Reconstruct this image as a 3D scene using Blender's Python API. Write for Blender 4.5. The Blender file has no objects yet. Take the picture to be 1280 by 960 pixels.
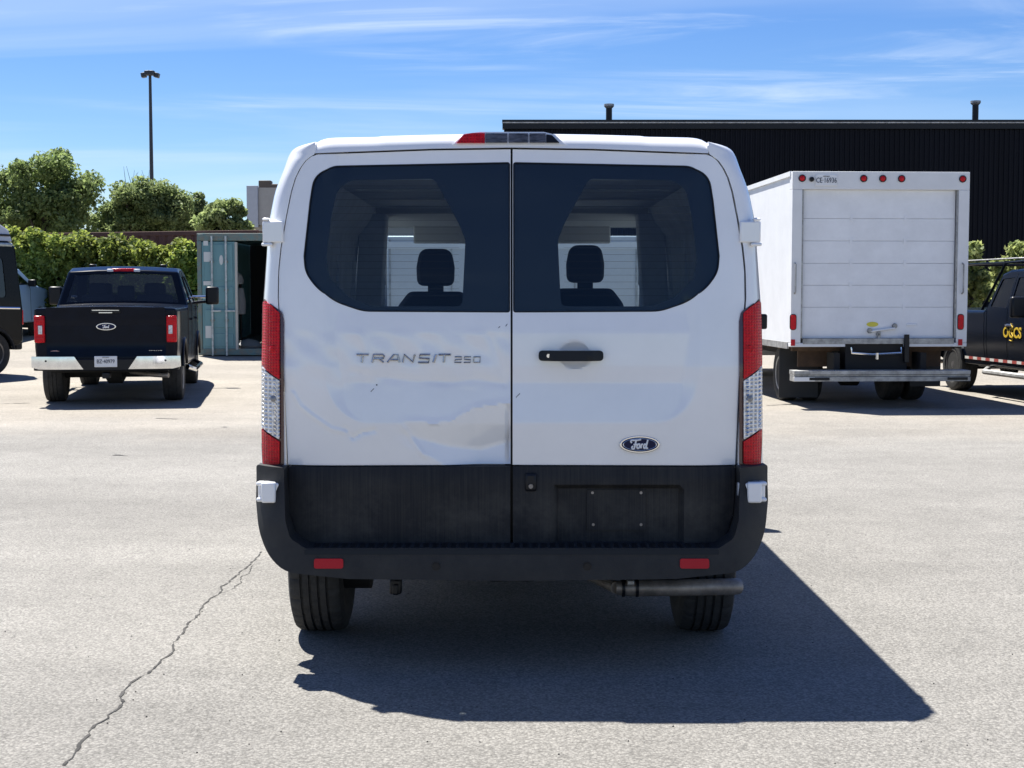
import bpy, bmesh, math, random
import numpy as np
from mathutils import Vector, Matrix
from mathutils.geometry import delaunay_2d_cdt
random.seed(11); np.random.seed(11)
R = math.radians
SC = bpy.context.scene; COL = SC.collection

# ------------------------------------------------------------------ camera, sky, sun, exposure
FPX, CAMH = 1775.0, 1.55
PITCH = math.atan(112/FPX)
cd = bpy.data.cameras.new('camera'); cam = bpy.data.objects.new('camera', cd); COL.objects.link(cam)
cd.sensor_width = 36; cd.lens = 36*FPX/1280; cd.clip_end = 3000; cd.clip_start = 0.05
cam.location = (0, 0, CAMH); cam.rotation_euler = (R(90)-PITCH, 0, 0)
SC.camera = cam
SUN_TRAVEL = Vector((.63, -.85, -2.16)).normalized()
SUN_EL = math.asin(-SUN_TRAVEL.z); SUN_AZ = math.atan2(-SUN_TRAVEL.x, -SUN_TRAVEL.y)
sl = bpy.data.lights.new('sun', 'SUN'); sl.energy = 5.0; sl.angle = R(.53); sl.color = (1, .965, .9)
sun = bpy.data.objects.new('sun', sl); COL.objects.link(sun)
sun.rotation_euler = SUN_TRAVEL.to_track_quat('-Z', 'Y').to_euler()
W = bpy.data.worlds.new('World'); SC.world = W; W.use_nodes = True
nt = W.node_tree; N = nt.nodes; L = nt.links
bg = N['Background']; bg.inputs['Strength'].default_value = .056
sky = N.new('ShaderNodeTexSky'); sky.sky_type = 'NISHITA'; sky.sun_disc = False
sky.sun_elevation = SUN_EL; sky.sun_rotation = SUN_AZ
sky.altitude = 150; sky.air_density = 1.0; sky.dust_density = .05; sky.ozone_density = 3.0
tc = N.new('ShaderNodeTexCoord'); sp = N.new('ShaderNodeSeparateXYZ'); L.new(tc.outputs['Generated'], sp.inputs[0])
def wmath(op, a, b):
    n = N.new('ShaderNodeMath'); n.operation = op
    for i, v in enumerate((a, b)):
        if hasattr(v, 'is_linked'): L.new(v, n.inputs[i])
        else: n.inputs[i].default_value = v
    return n.outputs[0]
CR, CL0 = 10, (15.2, 1.3, 0)
zc = wmath('ADD', wmath('MAXIMUM', sp.outputs['Z'], 0.0), .05)
cmb = N.new('ShaderNodeCombineXYZ')
L.new(wmath('DIVIDE', sp.outputs['X'], zc), cmb.inputs[0]); L.new(wmath('DIVIDE', sp.outputs['Y'], zc), cmb.inputs[1])
mp = N.new('ShaderNodeMapping'); mp.inputs['Rotation'].default_value = (0, 0, R(CR)); mp.inputs['Scale'].default_value = (.42, 1.15, 1)
mp.inputs['Location'].default_value = CL0
L.new(cmb.outputs[0], mp.inputs[0])
def wnoise(scale, detail, dist, rough=.55):
    n = N.new('ShaderNodeTexNoise'); n.inputs['Scale'].default_value = scale; n.inputs['Detail'].default_value = detail
    n.inputs['Distortion'].default_value = dist; n.inputs['Roughness'].default_value = rough
    L.new(mp.outputs[0], n.inputs['Vector']); return n.outputs['Fac']
def wramp(v, a, b):
    n = N.new('ShaderNodeMapRange'); n.interpolation_type = 'SMOOTHSTEP'; L.new(v, n.inputs[0])
    n.inputs[1].default_value = a; n.inputs[2].default_value = b; return n.outputs[0]
veil = wmath('MULTIPLY', wramp(wnoise(.5, 5, .8), .42, .68), .30)
wisp = wmath('MULTIPLY', wmath('MULTIPLY', wramp(wnoise(1.05, 8, 1.9, .60), .42, .74), wramp(wnoise(.42, 3, .5), .48, .64)), .62)
low = wmath('MULTIPLY', wmath('MULTIPLY', wramp(wnoise(.30, 7, .9, .6), .44, .62), wramp(sp.outputs['Z'], .115, .05)), .55)
fac = wmath('MINIMUM', wmath('ADD', wmath('ADD', veil, wisp), low), .85)
mx = N.new('ShaderNodeMix'); mx.data_type = 'RGBA'; L.new(fac, mx.inputs['Factor'])
sat = N.new('ShaderNodeHueSaturation'); sat.inputs['Saturation'].default_value = 1.27; sat.inputs['Hue'].default_value = .512; sat.inputs['Value'].default_value = .92; L.new(sky.outputs[0], sat.inputs['Color'])
gain = N.new('ShaderNodeMix'); gain.data_type = 'RGBA'; gain.blend_type = 'MULTIPLY'; gain.inputs['Factor'].default_value = 1
gain.inputs['B'].default_value = (.84, .93, 1.05, 1); L.new(sat.outputs[0], gain.inputs['A']); L.new(gain.outputs['Result'], mx.inputs['A']); mx.inputs['B'].default_value = (6.0, 7.0, 8.4, 1)
L.new(mx.outputs['Result'], bg.inputs['Color'])
vs = SC.view_settings; vs.view_transform = 'Standard'; vs.look = 'None'; vs.exposure = 1.3; vs.gamma = 1; vs.use_curve_mapping = False
SC.cycles.max_bounces = 10; SC.cycles.transparent_max_bounces = 16; SC.cycles.caustics_reflective = False; SC.cycles.caustics_refractive = False

def at(px, py, Y):
    """world point at forward distance Y seen at photo pixel px, py"""
    u = (px-640)/FPX; v = (480-py)/FPX
    c, s = math.cos(PITCH), math.sin(PITCH)
    d = Vector((u, c+v*s, -s+v*c)); t = Y/d.y
    return Vector((d.x*t, Y, CAMH+d.z*t))
def on_ground(px, py):
    u = (px-640)/FPX; v = (480-py)/FPX
    c, s = math.cos(PITCH), math.sin(PITCH)
    d = Vector((u, c+v*s, -s+v*c)); t = -CAMH/d.z
    return Vector((d.x*t, d.y*t, 0))

# ------------------------------------------------------------------ materials
def M(name, col, rough=.5, metal=0., coat=0., var=0., vscale=6., bump=0., bscale=80., col2=None, stretch=None, spec=.5, rvar=0.):
    m = bpy.data.materials.new(name); m.use_nodes = True
    n, l = m.node_tree.nodes, m.node_tree.links
    b = n['Principled BSDF']
    b.inputs['Coat IOR'].default_value = 1.65
    b.inputs['Base Color'].default_value = (*col, 1); b.inputs['Roughness'].default_value = rough
    b.inputs['Metallic'].default_value = metal; b.inputs['Coat Weight'].default_value = coat
    b.inputs['Coat Roughness'].default_value = .04; b.inputs['Specular IOR Level'].default_value = spec
    t = n.new('ShaderNodeTexCoord'); mpn = n.new('ShaderNodeMapping'); l.new(t.outputs['Object'], mpn.inputs[0])
    if stretch: mpn.inputs['Scale'].default_value = stretch
    if var or col2:
        no = n.new('ShaderNodeTexNoise'); no.inputs['Scale'].default_value = vscale; no.inputs['Detail'].default_value = 6
        no.inputs['Roughness'].default_value = .65; l.new(mpn.outputs[0], no.inputs['Vector'])
        r = n.new('ShaderNodeMapRange'); r.inputs[1].default_value = .35; r.inputs[2].default_value = .7; l.new(no.outputs['Fac'], r.inputs[0])
        mix = n.new('ShaderNodeMix'); mix.data_type = 'RGBA'; l.new(r.outputs[0], mix.inputs['Factor'])
        if col2: mix.inputs['A'].default_value = (*col, 1); mix.inputs['B'].default_value = (*col2, 1)
        else:
            mix.inputs['A'].default_value = (*[c*(1-var) for c in col], 1); mix.inputs['B'].default_value = (*[min(.95, c*(1+var)) for c in col], 1)
        l.new(mix.outputs['Result'], b.inputs['Base Color'])
        if rvar:
            rr = n.new('ShaderNodeMapRange'); rr.inputs[3].default_value = max(.02, rough-rvar); rr.inputs[4].default_value = rough+rvar
            l.new(no.outputs['Fac'], rr.inputs[0]); l.new(rr.outputs[0], b.inputs['Roughness'])
    if bump:
        nb = n.new('ShaderNodeTexNoise'); nb.inputs['Scale'].default_value = bscale; nb.inputs['Detail'].default_value = 4
        l.new(t.outputs['Object'], nb.inputs['Vector'])
        bn = n.new('ShaderNodeBump'); bn.inputs['Strength'].default_value = bump; bn.inputs['Distance'].default_value = .01
        l.new(nb.outputs['Fac'], bn.inputs['Height']); l.new(bn.outputs[0], b.inputs['Normal'])
    return m
def glass_mat(name, tint, refl=.05, rough=0.0, rtint=(1, 1, 1)):
    m = bpy.data.materials.new(name); m.use_nodes = True; n, l = m.node_tree.nodes, m.node_tree.links
    n.remove(n['Principled BSDF'])
    tr = n.new('ShaderNodeBsdfTransparent'); tr.inputs[0].default_value = (*tint, 1)
    gl = n.new('ShaderNodeBsdfGlossy'); gl.inputs['Roughness'].default_value = rough; gl.inputs['Color'].default_value = (*rtint, 1)
    lw = n.new('ShaderNodeLayerWeight'); lw.inputs[0].default_value = .5
    p = n.new('ShaderNodeMath'); p.operation = 'POWER'; l.new(lw.outputs['Facing'], p.inputs[0]); p.inputs[1].default_value = 5
    q = n.new('ShaderNodeMapRange'); q.inputs[3].default_value = refl; q.inputs[4].default_value = .95; l.new(p.outputs[0], q.inputs[0])
    mi = n.new('ShaderNodeMixShader'); l.new(q.outputs[0], mi.inputs[0]); l.new(tr.outputs[0], mi.inputs[1]); l.new(gl.outputs[0], mi.inputs[2])
    l.new(mi.outputs[0], n['Material Output'].inputs['Surface']); return m
def leaf_mat(name, c1, c2, trans):
    m = bpy.data.materials.new(name); m.use_nodes = True; n, l = m.node_tree.nodes, m.node_tree.links
    n.remove(n['Principled BSDF'])
    g = n.new('ShaderNodeNewGeometry'); mix = n.new('ShaderNodeMix'); mix.data_type = 'RGBA'
    l.new(g.outputs['Random Per Island'], mix.inputs['Factor']); mix.inputs['A'].default_value = (*c1, 1); mix.inputs['B'].default_value = (*c2, 1)
    t = n.new('ShaderNodeTexCoord'); no = n.new('ShaderNodeTexNoise'); no.inputs['Scale'].default_value = .9; l.new(t.outputs['Object'], no.inputs['Vector'])
    hs = n.new('ShaderNodeHueSaturation'); mr = n.new('ShaderNodeMapRange'); l.new(no.outputs['Fac'], mr.inputs[0])
    mr.inputs[1].default_value = .3; mr.inputs[2].default_value = .7; mr.inputs[3].default_value = .65; mr.inputs[4].default_value = 1.3
    l.new(mr.outputs[0], hs.inputs['Value']); l.new(mix.outputs['Result'], hs.inputs['Color'])
    d = n.new('ShaderNodeBsdfDiffuse'); tl = n.new('ShaderNodeBsdfTranslucent'); ml = n.new('ShaderNodeMixShader'); ml.inputs[0].default_value = trans
    hs2 = n.new('ShaderNodeHueSaturation'); hs2.inputs['Hue'].default_value = .485; hs2.inputs['Value'].default_value = 1.5
    l.new(hs.outputs[0], d.inputs[0]); l.new(hs.outputs[0], hs2.inputs['Color']); l.new(hs2.outputs[0], tl.inputs[0])
    l.new(d.outputs[0], ml.inputs[1]); l.new(tl.outputs[0], ml.inputs[2])
    gl = n.new('ShaderNodeBsdfGlossy'); gl.inputs['Roughness'].default_value = .55; m2 = n.new('ShaderNodeMixShader'); m2.inputs[0].default_value = .02
    l.new(ml.outputs[0], m2.inputs[1]); l.new(gl.outputs[0], m2.inputs[2]); l.new(m2.outputs[0], n['Material Output'].inputs['Surface']); return m

white = M('white_paint', (.80, .803, .81), .28, coat=1.0, var=.03, vscale=3.2)
white_in = M('grey_trim', (.62, .63, .66), .7, var=.12)
light_trim = M('light_headliner', (.80, .77, .70), .8)
plastic = M('black_plastic', (.014, .015, .018), .55, spec=.25, var=.3, vscale=14, bump=.12, bscale=500)
smooth_black = M('satin_black', (.008, .009, .012), .35, spec=.25)
rubber = M('tyre_rubber', (.026, .026, .026), .8, var=.35, vscale=20, bump=.3, bscale=200)
chrome = M('chrome', (.78, .78, .78), .12, metal=1, var=.1, vscale=9)
dull_metal = M('galvanised_metal', (.36, .36, .35), .55, metal=.6, var=.35, vscale=9)
exhaust = M('exhaust_steel', (.30, .27, .24), .5, metal=.6, var=.35, vscale=12)
red = M('red_lens', (.56, .005, .012), .22, var=.3, vscale=60, spec=.25)
def lens_grid(m, su, sv, amt, lo):
    n, l = m.node_tree.nodes, m.node_tree.links; b = n['Principled BSDF']; t = n.new('ShaderNodeTexCoord'); sp_ = n.new('ShaderNodeSeparateXYZ'); l.new(t.outputs['Object'], sp_.inputs[0])
    def wv(o, k):
        a = n.new('ShaderNodeMath'); a.operation = 'MULTIPLY'; l.new(o, a.inputs[0]); a.inputs[1].default_value = k
        c = n.new('ShaderNodeMath'); c.operation = 'SINE'; l.new(a.outputs[0], c.inputs[0]); return c.outputs[0]
    mu = n.new('ShaderNodeMath'); mu.operation = 'MAXIMUM'; l.new(wv(sp_.outputs['X'], su), mu.inputs[0]); l.new(wv(sp_.outputs['Z'], sv), mu.inputs[1])
    bn = n.new('ShaderNodeBump'); bn.inputs['Strength'].default_value = amt; bn.inputs['Distance'].default_value = .004; l.new(mu.outputs[0], bn.inputs['Height']); l.new(bn.outputs[0], b.inputs['Normal'])
    old = b.inputs['Base Color'].links[0].from_socket; mr_ = n.new('ShaderNodeMapRange'); mr_.inputs[1].default_value = -.6; mr_.inputs[2].default_value = 1; mr_.inputs[3].default_value = lo; mr_.inputs[4].default_value = 1.1; l.new(mu.outputs[0], mr_.inputs[0])
    hs_ = n.new('ShaderNodeHueSaturation'); l.new(old, hs_.inputs['Color']); l.new(mr_.outputs[0], hs_.inputs['Value']); l.new(hs_.outputs[0], b.inputs['Base Color'])
lens_grid(red, 2*math.pi/.012, 2*math.pi/.012, .3, .74)
red_refl = M('red_reflector', (.45, .012, .02), .3, spec=.2)
clear = M('clear_lens', (.72, .74, .77), .2, metal=.35, var=.35, vscale=55)
lens_grid(clear, 2*math.pi/.020, 2*math.pi/.0165, .6, .58)
glass = glass_mat('tinted_glass', (.62, .73, .82), .022, rtint=(.5, .66, .95))
glass_clear = glass_mat('clear_glass', (.82, .88, .88), .05)
glass_mid = glass_mat('smoked_glass', (.38, .42, .45), .05)
glass_dark = glass_mat('dark_glass', (.10, .12, .14), .06)
black_gloss = M('black_paint', (.003, .006, .014), .18, var=.2, spec=.13)
frit = M('black_ceramic', (.006, .0065, .009), .4)
blackvoid = M('dark_underbody', (.012, .012, .012), .85)
rust = M('rusty_steel', (.06, .036, .022), .8, col2=(.11, .065, .038), vscale=7)
fabric = M('seat_fabric', (.028, .03, .035), .9)
blue_badge = M('badge_blue', (.004, .008, .045), .3, spec=.2)
white_flat = M('white_print', (.78, .78, .78), .5)
plate_white = M('plate_white', (.70, .71, .72), .45)
plate_ink = M('plate_ink', (.02, .03, .06), .5)
yellow = M('yellow_print', (.62, .42, .03), .5)

# ------------------------------------------------------------------ geometry helpers
class MB:
    def __init__(s): s.v = []; s.f = []
    def add(s, vs, fs):
        o = len(s.v); s.v += [tuple(p) for p in vs]; s.f += [tuple(i+o for i in f) for f in fs]; return s
    def box(s, c, d, rot=None):
        c = Vector(c); h = Vector(d)/2
        p = [Vector((x*h.x, y*h.y, z*h.z)) for x in (-1, 1) for y in (-1, 1) for z in (-1, 1)]
        if rot is not None: p = [rot @ q for q in p]
        return s.add([c+q for q in p], [(0, 1, 3, 2), (4, 6, 7, 5), (0, 4, 5, 1), (2, 3, 7, 6), (0, 2, 6, 4), (1, 5, 7, 3)])
    def bx(s, x0, x1, y0, y1, z0, z1): return s.box(((x0+x1)/2, (y0+y1)/2, (z0+z1)/2), (abs(x1-x0), abs(y1-y0), abs(z1-z0)))
    def tube(s, pts, r, n=8, closed=False, cap=True):
        pts = [Vector(p) for p in pts]; k = len(pts)
        rr = r if hasattr(r, '__len__') else [r]*k
        up = None; vs = []
        for i, p in enumerate(pts):
            a = pts[(i-1) % k] if (closed or i > 0) else p; b = pts[(i+1) % k] if (closed or i < k-1) else p
            t = (b-a).normalized()
            if up is None: up = Vector((0, 0, 1)) if abs(t.z) < .9 else Vector((1, 0, 0))
            e1 = t.cross(up).normalized(); e2 = e1.cross(t).normalized(); up = e2
            for j in range(n):
                an = 2*math.pi*j/n; vs.append(p+(e1*math.cos(an)+e2*math.sin(an))*rr[i])
        fs = []
        for i in range(k if closed else k-1):
            for j in range(n):
                a = i*n+j; b = i*n+(j+1) % n; c = ((i+1) % k)*n+(j+1) % n; d = ((i+1) % k)*n+j; fs.append((a, b, c, d))
        if cap and not closed: fs += [tuple(range(n))[::-1], tuple(range((k-1)*n, k*n))]
        return s.add(vs, fs)
    def lathe(s, prof, c, axis='x', n=32, mod=None):
        """prof: (along, radius)"""
        c = Vector(c); vs = []; k = len(prof)
        for i, (a, r) in enumerate(prof):
            for j in range(n):
                an = 2*math.pi*j/n; q = r+(mod(i, j) if mod else 0)
                u, w = q*math.cos(an), q*math.sin(an)
                vs.append(c+Vector({'x': (a, u, w), 'y': (u, a, w), 'z': (u, w, a)}[axis]))
        fs = [(i*n+j, i*n+(j+1) % n, (i+1)*n+(j+1) % n, (i+1)*n+j) for i in range(k-1) for j in range(n)]
        if prof[0][1] > 1e-6: fs.append(tuple(range(n)))
        if prof[-1][1] > 1e-6: fs.append(tuple(range((k-1)*n, k*n))[::-1])
        return s.add(vs, fs)
    def prism(s, poly, fn0, fn1):
        n = len(poly)
        return s.add([fn0(*p) for p in poly]+[fn1(*p) for p in poly],
                     [tuple(range(n)), tuple(range(n, 2*n))[::-1]]+[(i, (i+1) % n, n+(i+1) % n, n+i) for i in range(n)])
    def grid(s, rows):
        n = len(rows[0]); vs = [p for r in rows for p in r]
        return s.add(vs, [(i*n+j, i*n+j+1, (i+1)*n+j+1, (i+1)*n+j) for i in range(len(rows)-1) for j in range(n-1)])
    def build(s, name, mat, parent=None, smooth=True, bevel=0., angle=38, seg=2):
        me = bpy.data.meshes.new(name); me.from_pydata(s.v, [], s.f); me.update()
        bm = bmesh.new(); bm.from_mesh(me); bmesh.ops.recalc_face_normals(bm, faces=bm.faces[:]); bm.to_mesh(me); bm.free()
        if smooth:
            me.shade_smooth(); me.set_sharp_from_angle(angle=R(angle))
        me.materials.append(mat)
        o = bpy.data.objects.new(name, me); COL.objects.link(o)
        if parent is not None: o.parent = parent
        if bevel:
            b = o.modifiers.new('bevel', 'BEVEL'); b.width = bevel; b.segments = seg; b.limit_method = 'ANGLE'; b.angle_limit = R(40)
        return o
def empty(name, loc, rz, label, cat, group=None):
    o = bpy.data.objects.new(name, None); COL.objects.link(o); o.location = loc; o.rotation_euler = (0, 0, rz); o.empty_display_size = .2
    tag(o, label, cat, group); return o
def tag(o, label=None, cat=None, group=None, kind=None):
    for k, v in (('label', label), ('category', cat), ('group', group), ('kind', kind)):
        if v: o[k] = v
    return o
def rpoly(pts, seg=5):
    """polygon with fillets: (u, v[, radius])"""
    n = len(pts); out = []
    for i in range(n):
        p = Vector(pts[i][:2]); r = pts[i][2] if len(pts[i]) > 2 else 0
        if not r: out.append(p); continue
        a = Vector(pts[i-1][:2])-p; b = Vector(pts[(i+1) % n][:2])-p
        ang = a.angle(b); d = min(r/math.tan(ang/2), a.length*.48, b.length*.48)
        p0 = p+a.normalized()*d; p1 = p+b.normalized()*d
        for k in range(seg+1):
            t = k/seg; out.append(p0*(1-t)**2+p*2*t*(1-t)+p1*t*t)
    return [tuple(q) for q in out]
def arc(cx, cz, r, a0, a1, n=12): return [(cx+r*math.cos(R(a0+(a1-a0)*i/n)), cz+r*math.sin(R(a0+(a1-a0)*i/n))) for i in range(n+1)]
def dens(poly, d):
    out = []
    for i in range(len(poly)):
        a = Vector(poly[i][:2]); b = Vector(poly[(i+1) % len(poly)][:2]); k = max(1, int((b-a).length/d))
        out += [tuple(a.lerp(b, j/k)) for j in range(k)]
    return out
def inside_many(P, poly):
    x, y = P[:, 0], P[:, 1]; r = np.zeros(len(P), bool); n = len(poly)
    for i in range(n):
        x0, y0 = poly[i]; x1, y1 = poly[(i+1) % n]
        c = ((y0 > y) != (y1 > y)); den = (y1-y0) if y1 != y0 else 1e-12
        r ^= c & (x < (x1-x0)*(y-y0)/den+x0)
    return r
def dist_many(P, poly):
    d = np.full(len(P), 1e9)
    for i in range(len(poly)):
        a = np.array(poly[i]); b = np.array(poly[(i+1) % len(poly)]); ab = b-a; L2 = max(ab@ab, 1e-12)
        t = np.clip(((P-a)@ab)/L2, 0, 1); d = np.minimum(d, np.linalg.norm(P-(a+t[:, None]*ab), axis=1))
    return d
def sheet(mb, outer, holes, spc, fn, rim=None, rim_holes=True, fn2=None):
    """curved panel: outline with holes filled with a triangulated grid, fn maps (u, v) to 3-D; rim: vector by which the edges turn back"""
    outer = dens(outer, spc*1.2); holes = [dens(h, spc*1.2) for h in holes]
    us = [p[0] for p in outer]; vv = [p[1] for p in outer]
    gu = np.arange(min(us)+spc*.5, max(us), spc); gv = np.arange(min(vv)+spc*.5, max(vv), spc)
    P = np.array([(a, b) for a in gu for b in gv]) if len(gu) and len(gv) else np.zeros((0, 2))
    if len(P):
        k = inside_many(P, outer) & (dist_many(P, outer) > spc*.45)
        for h in holes: k &= ~inside_many(P, h) & (dist_many(P, h) > spc*.45)
        P = P[k]
    pts = [Vector(p) for p in outer]; ed = [(i, (i+1) % len(outer)) for i in range(len(outer))]
    for h in holes:
        o = len(pts); pts += [Vector(p) for p in h]; ed += [(o+i, o+(i+1) % len(h)) for i in range(len(h))]
    pts += [Vector((float(p[0]), float(p[1]))) for p in P]
    v2, _, f2, *_ = delaunay_2d_cdt(pts, ed, [], 0, 1e-6)
    C = np.array([[sum(v2[i][k] for i in f)/len(f) for k in (0, 1)] for f in f2])
    keep = inside_many(C, outer)
    for h in holes: keep &= ~inside_many(C, h)
    mb.add([fn(p[0], p[1]) for p in v2], [tuple(f) for f, k in zip(f2, keep) if k])
    if rim is not None:
        for loop in [outer]+(holes if rim_holes else []):
            a = [Vector(fn(*p)) for p in loop]; r = [Vector(rim(*p)) if callable(rim) else Vector(rim) for p in loop]; n = len(a)
            mb.add(a+[p+q for p, q in zip(a, r)], [(i, (i+1) % n, n+(i+1) % n, n+i) for i in range(n)])
    return mb
_tc = {}
def text(body, size, mtx, mat, parent, name, sx=1., extrude=.002, shear=0., bold=0.):
    c = bpy.data.curves.new(name, 'FONT'); c.body = body; c.size = size; c.extrude = extrude; c.align_x = 'CENTER'; c.align_y = 'CENTER'
    c.resolution_u = 3; c.shear = shear; c.offset = bold
    t = bpy.data.objects.new(name, c); COL.objects.link(t); bpy.context.view_layer.update()
    me = bpy.data.meshes.new_from_object(t.evaluated_get(bpy.context.evaluated_depsgraph_get()))
    bpy.data.objects.remove(t); bpy.data.curves.remove(c)
    me.transform(Matrix.Diagonal((sx, 1, 1, 1))); me.transform(mtx); me.materials.clear(); me.materials.append(mat)
    o = bpy.data.objects.new(name, me); COL.objects.link(o); o.parent = parent; return o
FACE_REAR = Matrix.Rotation(R(90), 4, 'X')
def T(x, y, z): return Matrix.Translation((x, y, z))

def wheel(parent, x, y, R_, w, side, rim_mat=dull_metal, spokes=5, tread=False, rim_r=None, n=40, name='wheel'):
    """tyre with grooved tread, rim and hub, outer face towards side*x"""
    h = w/2; rr = rim_r or R_*.62
    prof = [(-h*.86, rr), (-h, rr+.03), (-h*1.02, R_*.86), (-h*.93, R_*.955), (-h*.80, R_*.985)]
    mod = None
    if tread:
        for k in range(4):
            g = -h*.80+(h*1.6)*(k+1)/5
            prof += [(g-.006, R_), (g-.005, R_-.010), (g+.005, R_-.010), (g+.006, R_)]
        n = 168
    else:
        for k in range(3):
            g = -h*.80+(h*1.6)*(k+1)/4
            prof += [(g-.007, R_), (g-.006, R_-.008), (g+.006, R_-.008), (g+.007, R_)]
    prof += [(h*.80, R_*.985), (h*.93, R_*.955), (h*1.02, R_*.86), (h, rr+.03), (h*.86, rr)]
    m = len(prof)
    if tread: mod = lambda i, j: (-.006 if (j % 4 == 0 and (5 <= i < m-5) and ((i-5)//4+j//4) % 2 == 0) or (j % 4 == 0 and i in (3, 4, m-5, m-4)) else 0)
    t = MB().lathe(prof, (x, y, R_), 'x', n, mod).build(name, rubber, parent, angle=30)
    o = side*h
    r = MB().lathe([(o*.82, rr*1.0), (o*.95, rr*1.0), (o*.9, rr*.9), (-o*.2, rr*.86), (-o*.2, .02)], (x, y, R_), 'x', 28)
    for k in range(spokes):
        a = 2*math.pi*k/spokes
        r.box((x+o*.66, y+math.cos(a)*rr*.5, R_+math.sin(a)*rr*.5), (.04, rr*.26, rr*.95), Matrix.Rotation(a-math.pi/2, 3, 'X'))
    r.lathe([(o*.45, rr*.28), (o*.86, rr*.24), (o*.9, 0)], (x, y, R_), 'x', 16)
    r.build('rim', rim_mat, t)
    return t

def profile_body(parent, outline, wfn, r, windows, glaze, skip=(), crown=0., spc=.12, mat=None, gmat=None, name='body', seams=(), margin=.06):
    """a car body: side profile (y, z, fillet) closed left and right by panels of half width wfn(y, z), joined by a strip across.
    windows: (name, polygon) holes in both sides with panes; glaze: {raw segment: part name} panes across the body"""
    pts = rpoly(outline)
    n = len(pts)
    area = sum(pts[i][0]*pts[(i+1) % n][1]-pts[(i+1) % n][0]*pts[i][1] for i in range(n))
    sgn = 1 if area > 0 else -1
    def nrm(i):
        a = Vector(pts[i-1]); b = Vector(pts[i]); c = Vector(pts[(i+1) % n])
        def pn(p, q): d = (q-p); d.normalize(); return Vector((-d.y, d.x))*sgn
        m = pn(a, b)+pn(b, c)
        if m.length < 1e-6: return pn(a, b)
        m.normalize(); return m/max(.5, m.dot(pn(a, b)))
    ins = [nrm(i) for i in range(n)]
    side = [(pts[i][0]+ins[i].x*r, pts[i][1]+ins[i].y*r) for i in range(n)]
    b = MB(); wins = [(w[0], rpoly(w[1], 4)) for w in windows]
    for s in (-1, 1):
        sheet(b, side, [w[1] for w in wins], spc, lambda y, z: (s*wfn(y, z), y, z), rim=(-s*.04, 0, 0))
    def ring(i, j):
        a = R(30*j); w = wfn(*side[i]); k = r*(1-math.sin(a)); q = (pts[i][0]+ins[i].x*k, pts[i][1]+ins[i].y*k)
        return w-r*(1-math.cos(a)), q
    rawseg = {}
    for k in list(glaze)+list(skip):
        A = Vector(outline[k][:2]); B = Vector(outline[(k+1) % len(outline)][:2]); best = None
        for i in range(n):
            p = Vector(pts[i]); q = Vector(pts[(i+1) % n]); mid = (p+q)/2; d = B-A; u = (mid-A).dot(d)/d.length_squared
            if abs((mid-A).cross(d))/d.length < .002 and 0 < u < 1 and (best is None or (q-p).length > best[0]): best = ((q-p).length, i)
        rawseg[best[1]] = k
    for i in range(n):
        j = (i+1) % n
        if i in rawseg and rawseg[i] in skip: continue
        A = [ring(i, k) for k in range(4)]; B = [ring(j, k) for k in range(4)]
        def line(a):
            wi = a[3][0]; xs = [-q[0] for q in a]+[-wi*.5, 0, wi*.5]+[q[0] for q in a[::-1]]; yz = [q[1] for q in a]+[a[3][1]]*3+[q[1] for q in a[::-1]]
            return [Vector((x, p[0], p[1]+crown*max(0, 1-(x/max(wi, .1))**2)*(1 if p[1] > .8 else 0))) for x, p in zip(xs, yz)]
        la, lb = line(A), line(B)
        if i in rawseg:
            def col(u, t): # point across the strip, u in -1..1, t along
                wi = A[3][0]*(1-t)+B[3][0]*t; p = Vector(pts[i]).lerp(Vector(pts[j]), t)
                return Vector((u*wi, p.x, p.y+crown*(1-u*u)))
            um = 1-margin*1.3; tm = margin*.9
            b.grid([la[:4], lb[:4]]); b.grid([la[-4:], lb[-4:]])
            uu = [-1, -um, -um*.5, 0, um*.5, um, 1]; tt = [0, tm, 1-tm, 1]
            g = [[col(u, t) for u in uu] for t in tt]
            for rr in (0, 2): b.grid([g[rr], g[rr+1]])
            b.grid([[g[1][0], g[1][1]], [g[2][0], g[2][1]]]); b.grid([[g[1][5], g[1][6]], [g[2][5], g[2][6]]])
            off = Vector((0, ins[i].x, ins[i].y))*.008
            MB().grid([[p+off for p in g[1][1:6]], [p+off for p in g[2][1:6]]]).build(glaze[rawseg[i]], gmat, parent)
        else: b.grid([la, lb])
    o = b.build(name, mat, parent, angle=32)
    for nm, poly in wins:
        for s in (-1, 1):
            sheet(MB(), poly, [], .3, lambda y, z: (s*(wfn(y, z)-.012), y, z)).build(nm, gmat, parent)
    for s in (-1, 1):
        for line_ in seams:
            q = dens(line_+[line_[-1]], .08); q = q[:len(q)//2+1] if False else q
            MB().tube([(s*(wfn(y, z)-.001), y, z) for y, z in q], .006, 5).build('door_seam', frit, parent)
    return o

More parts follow.
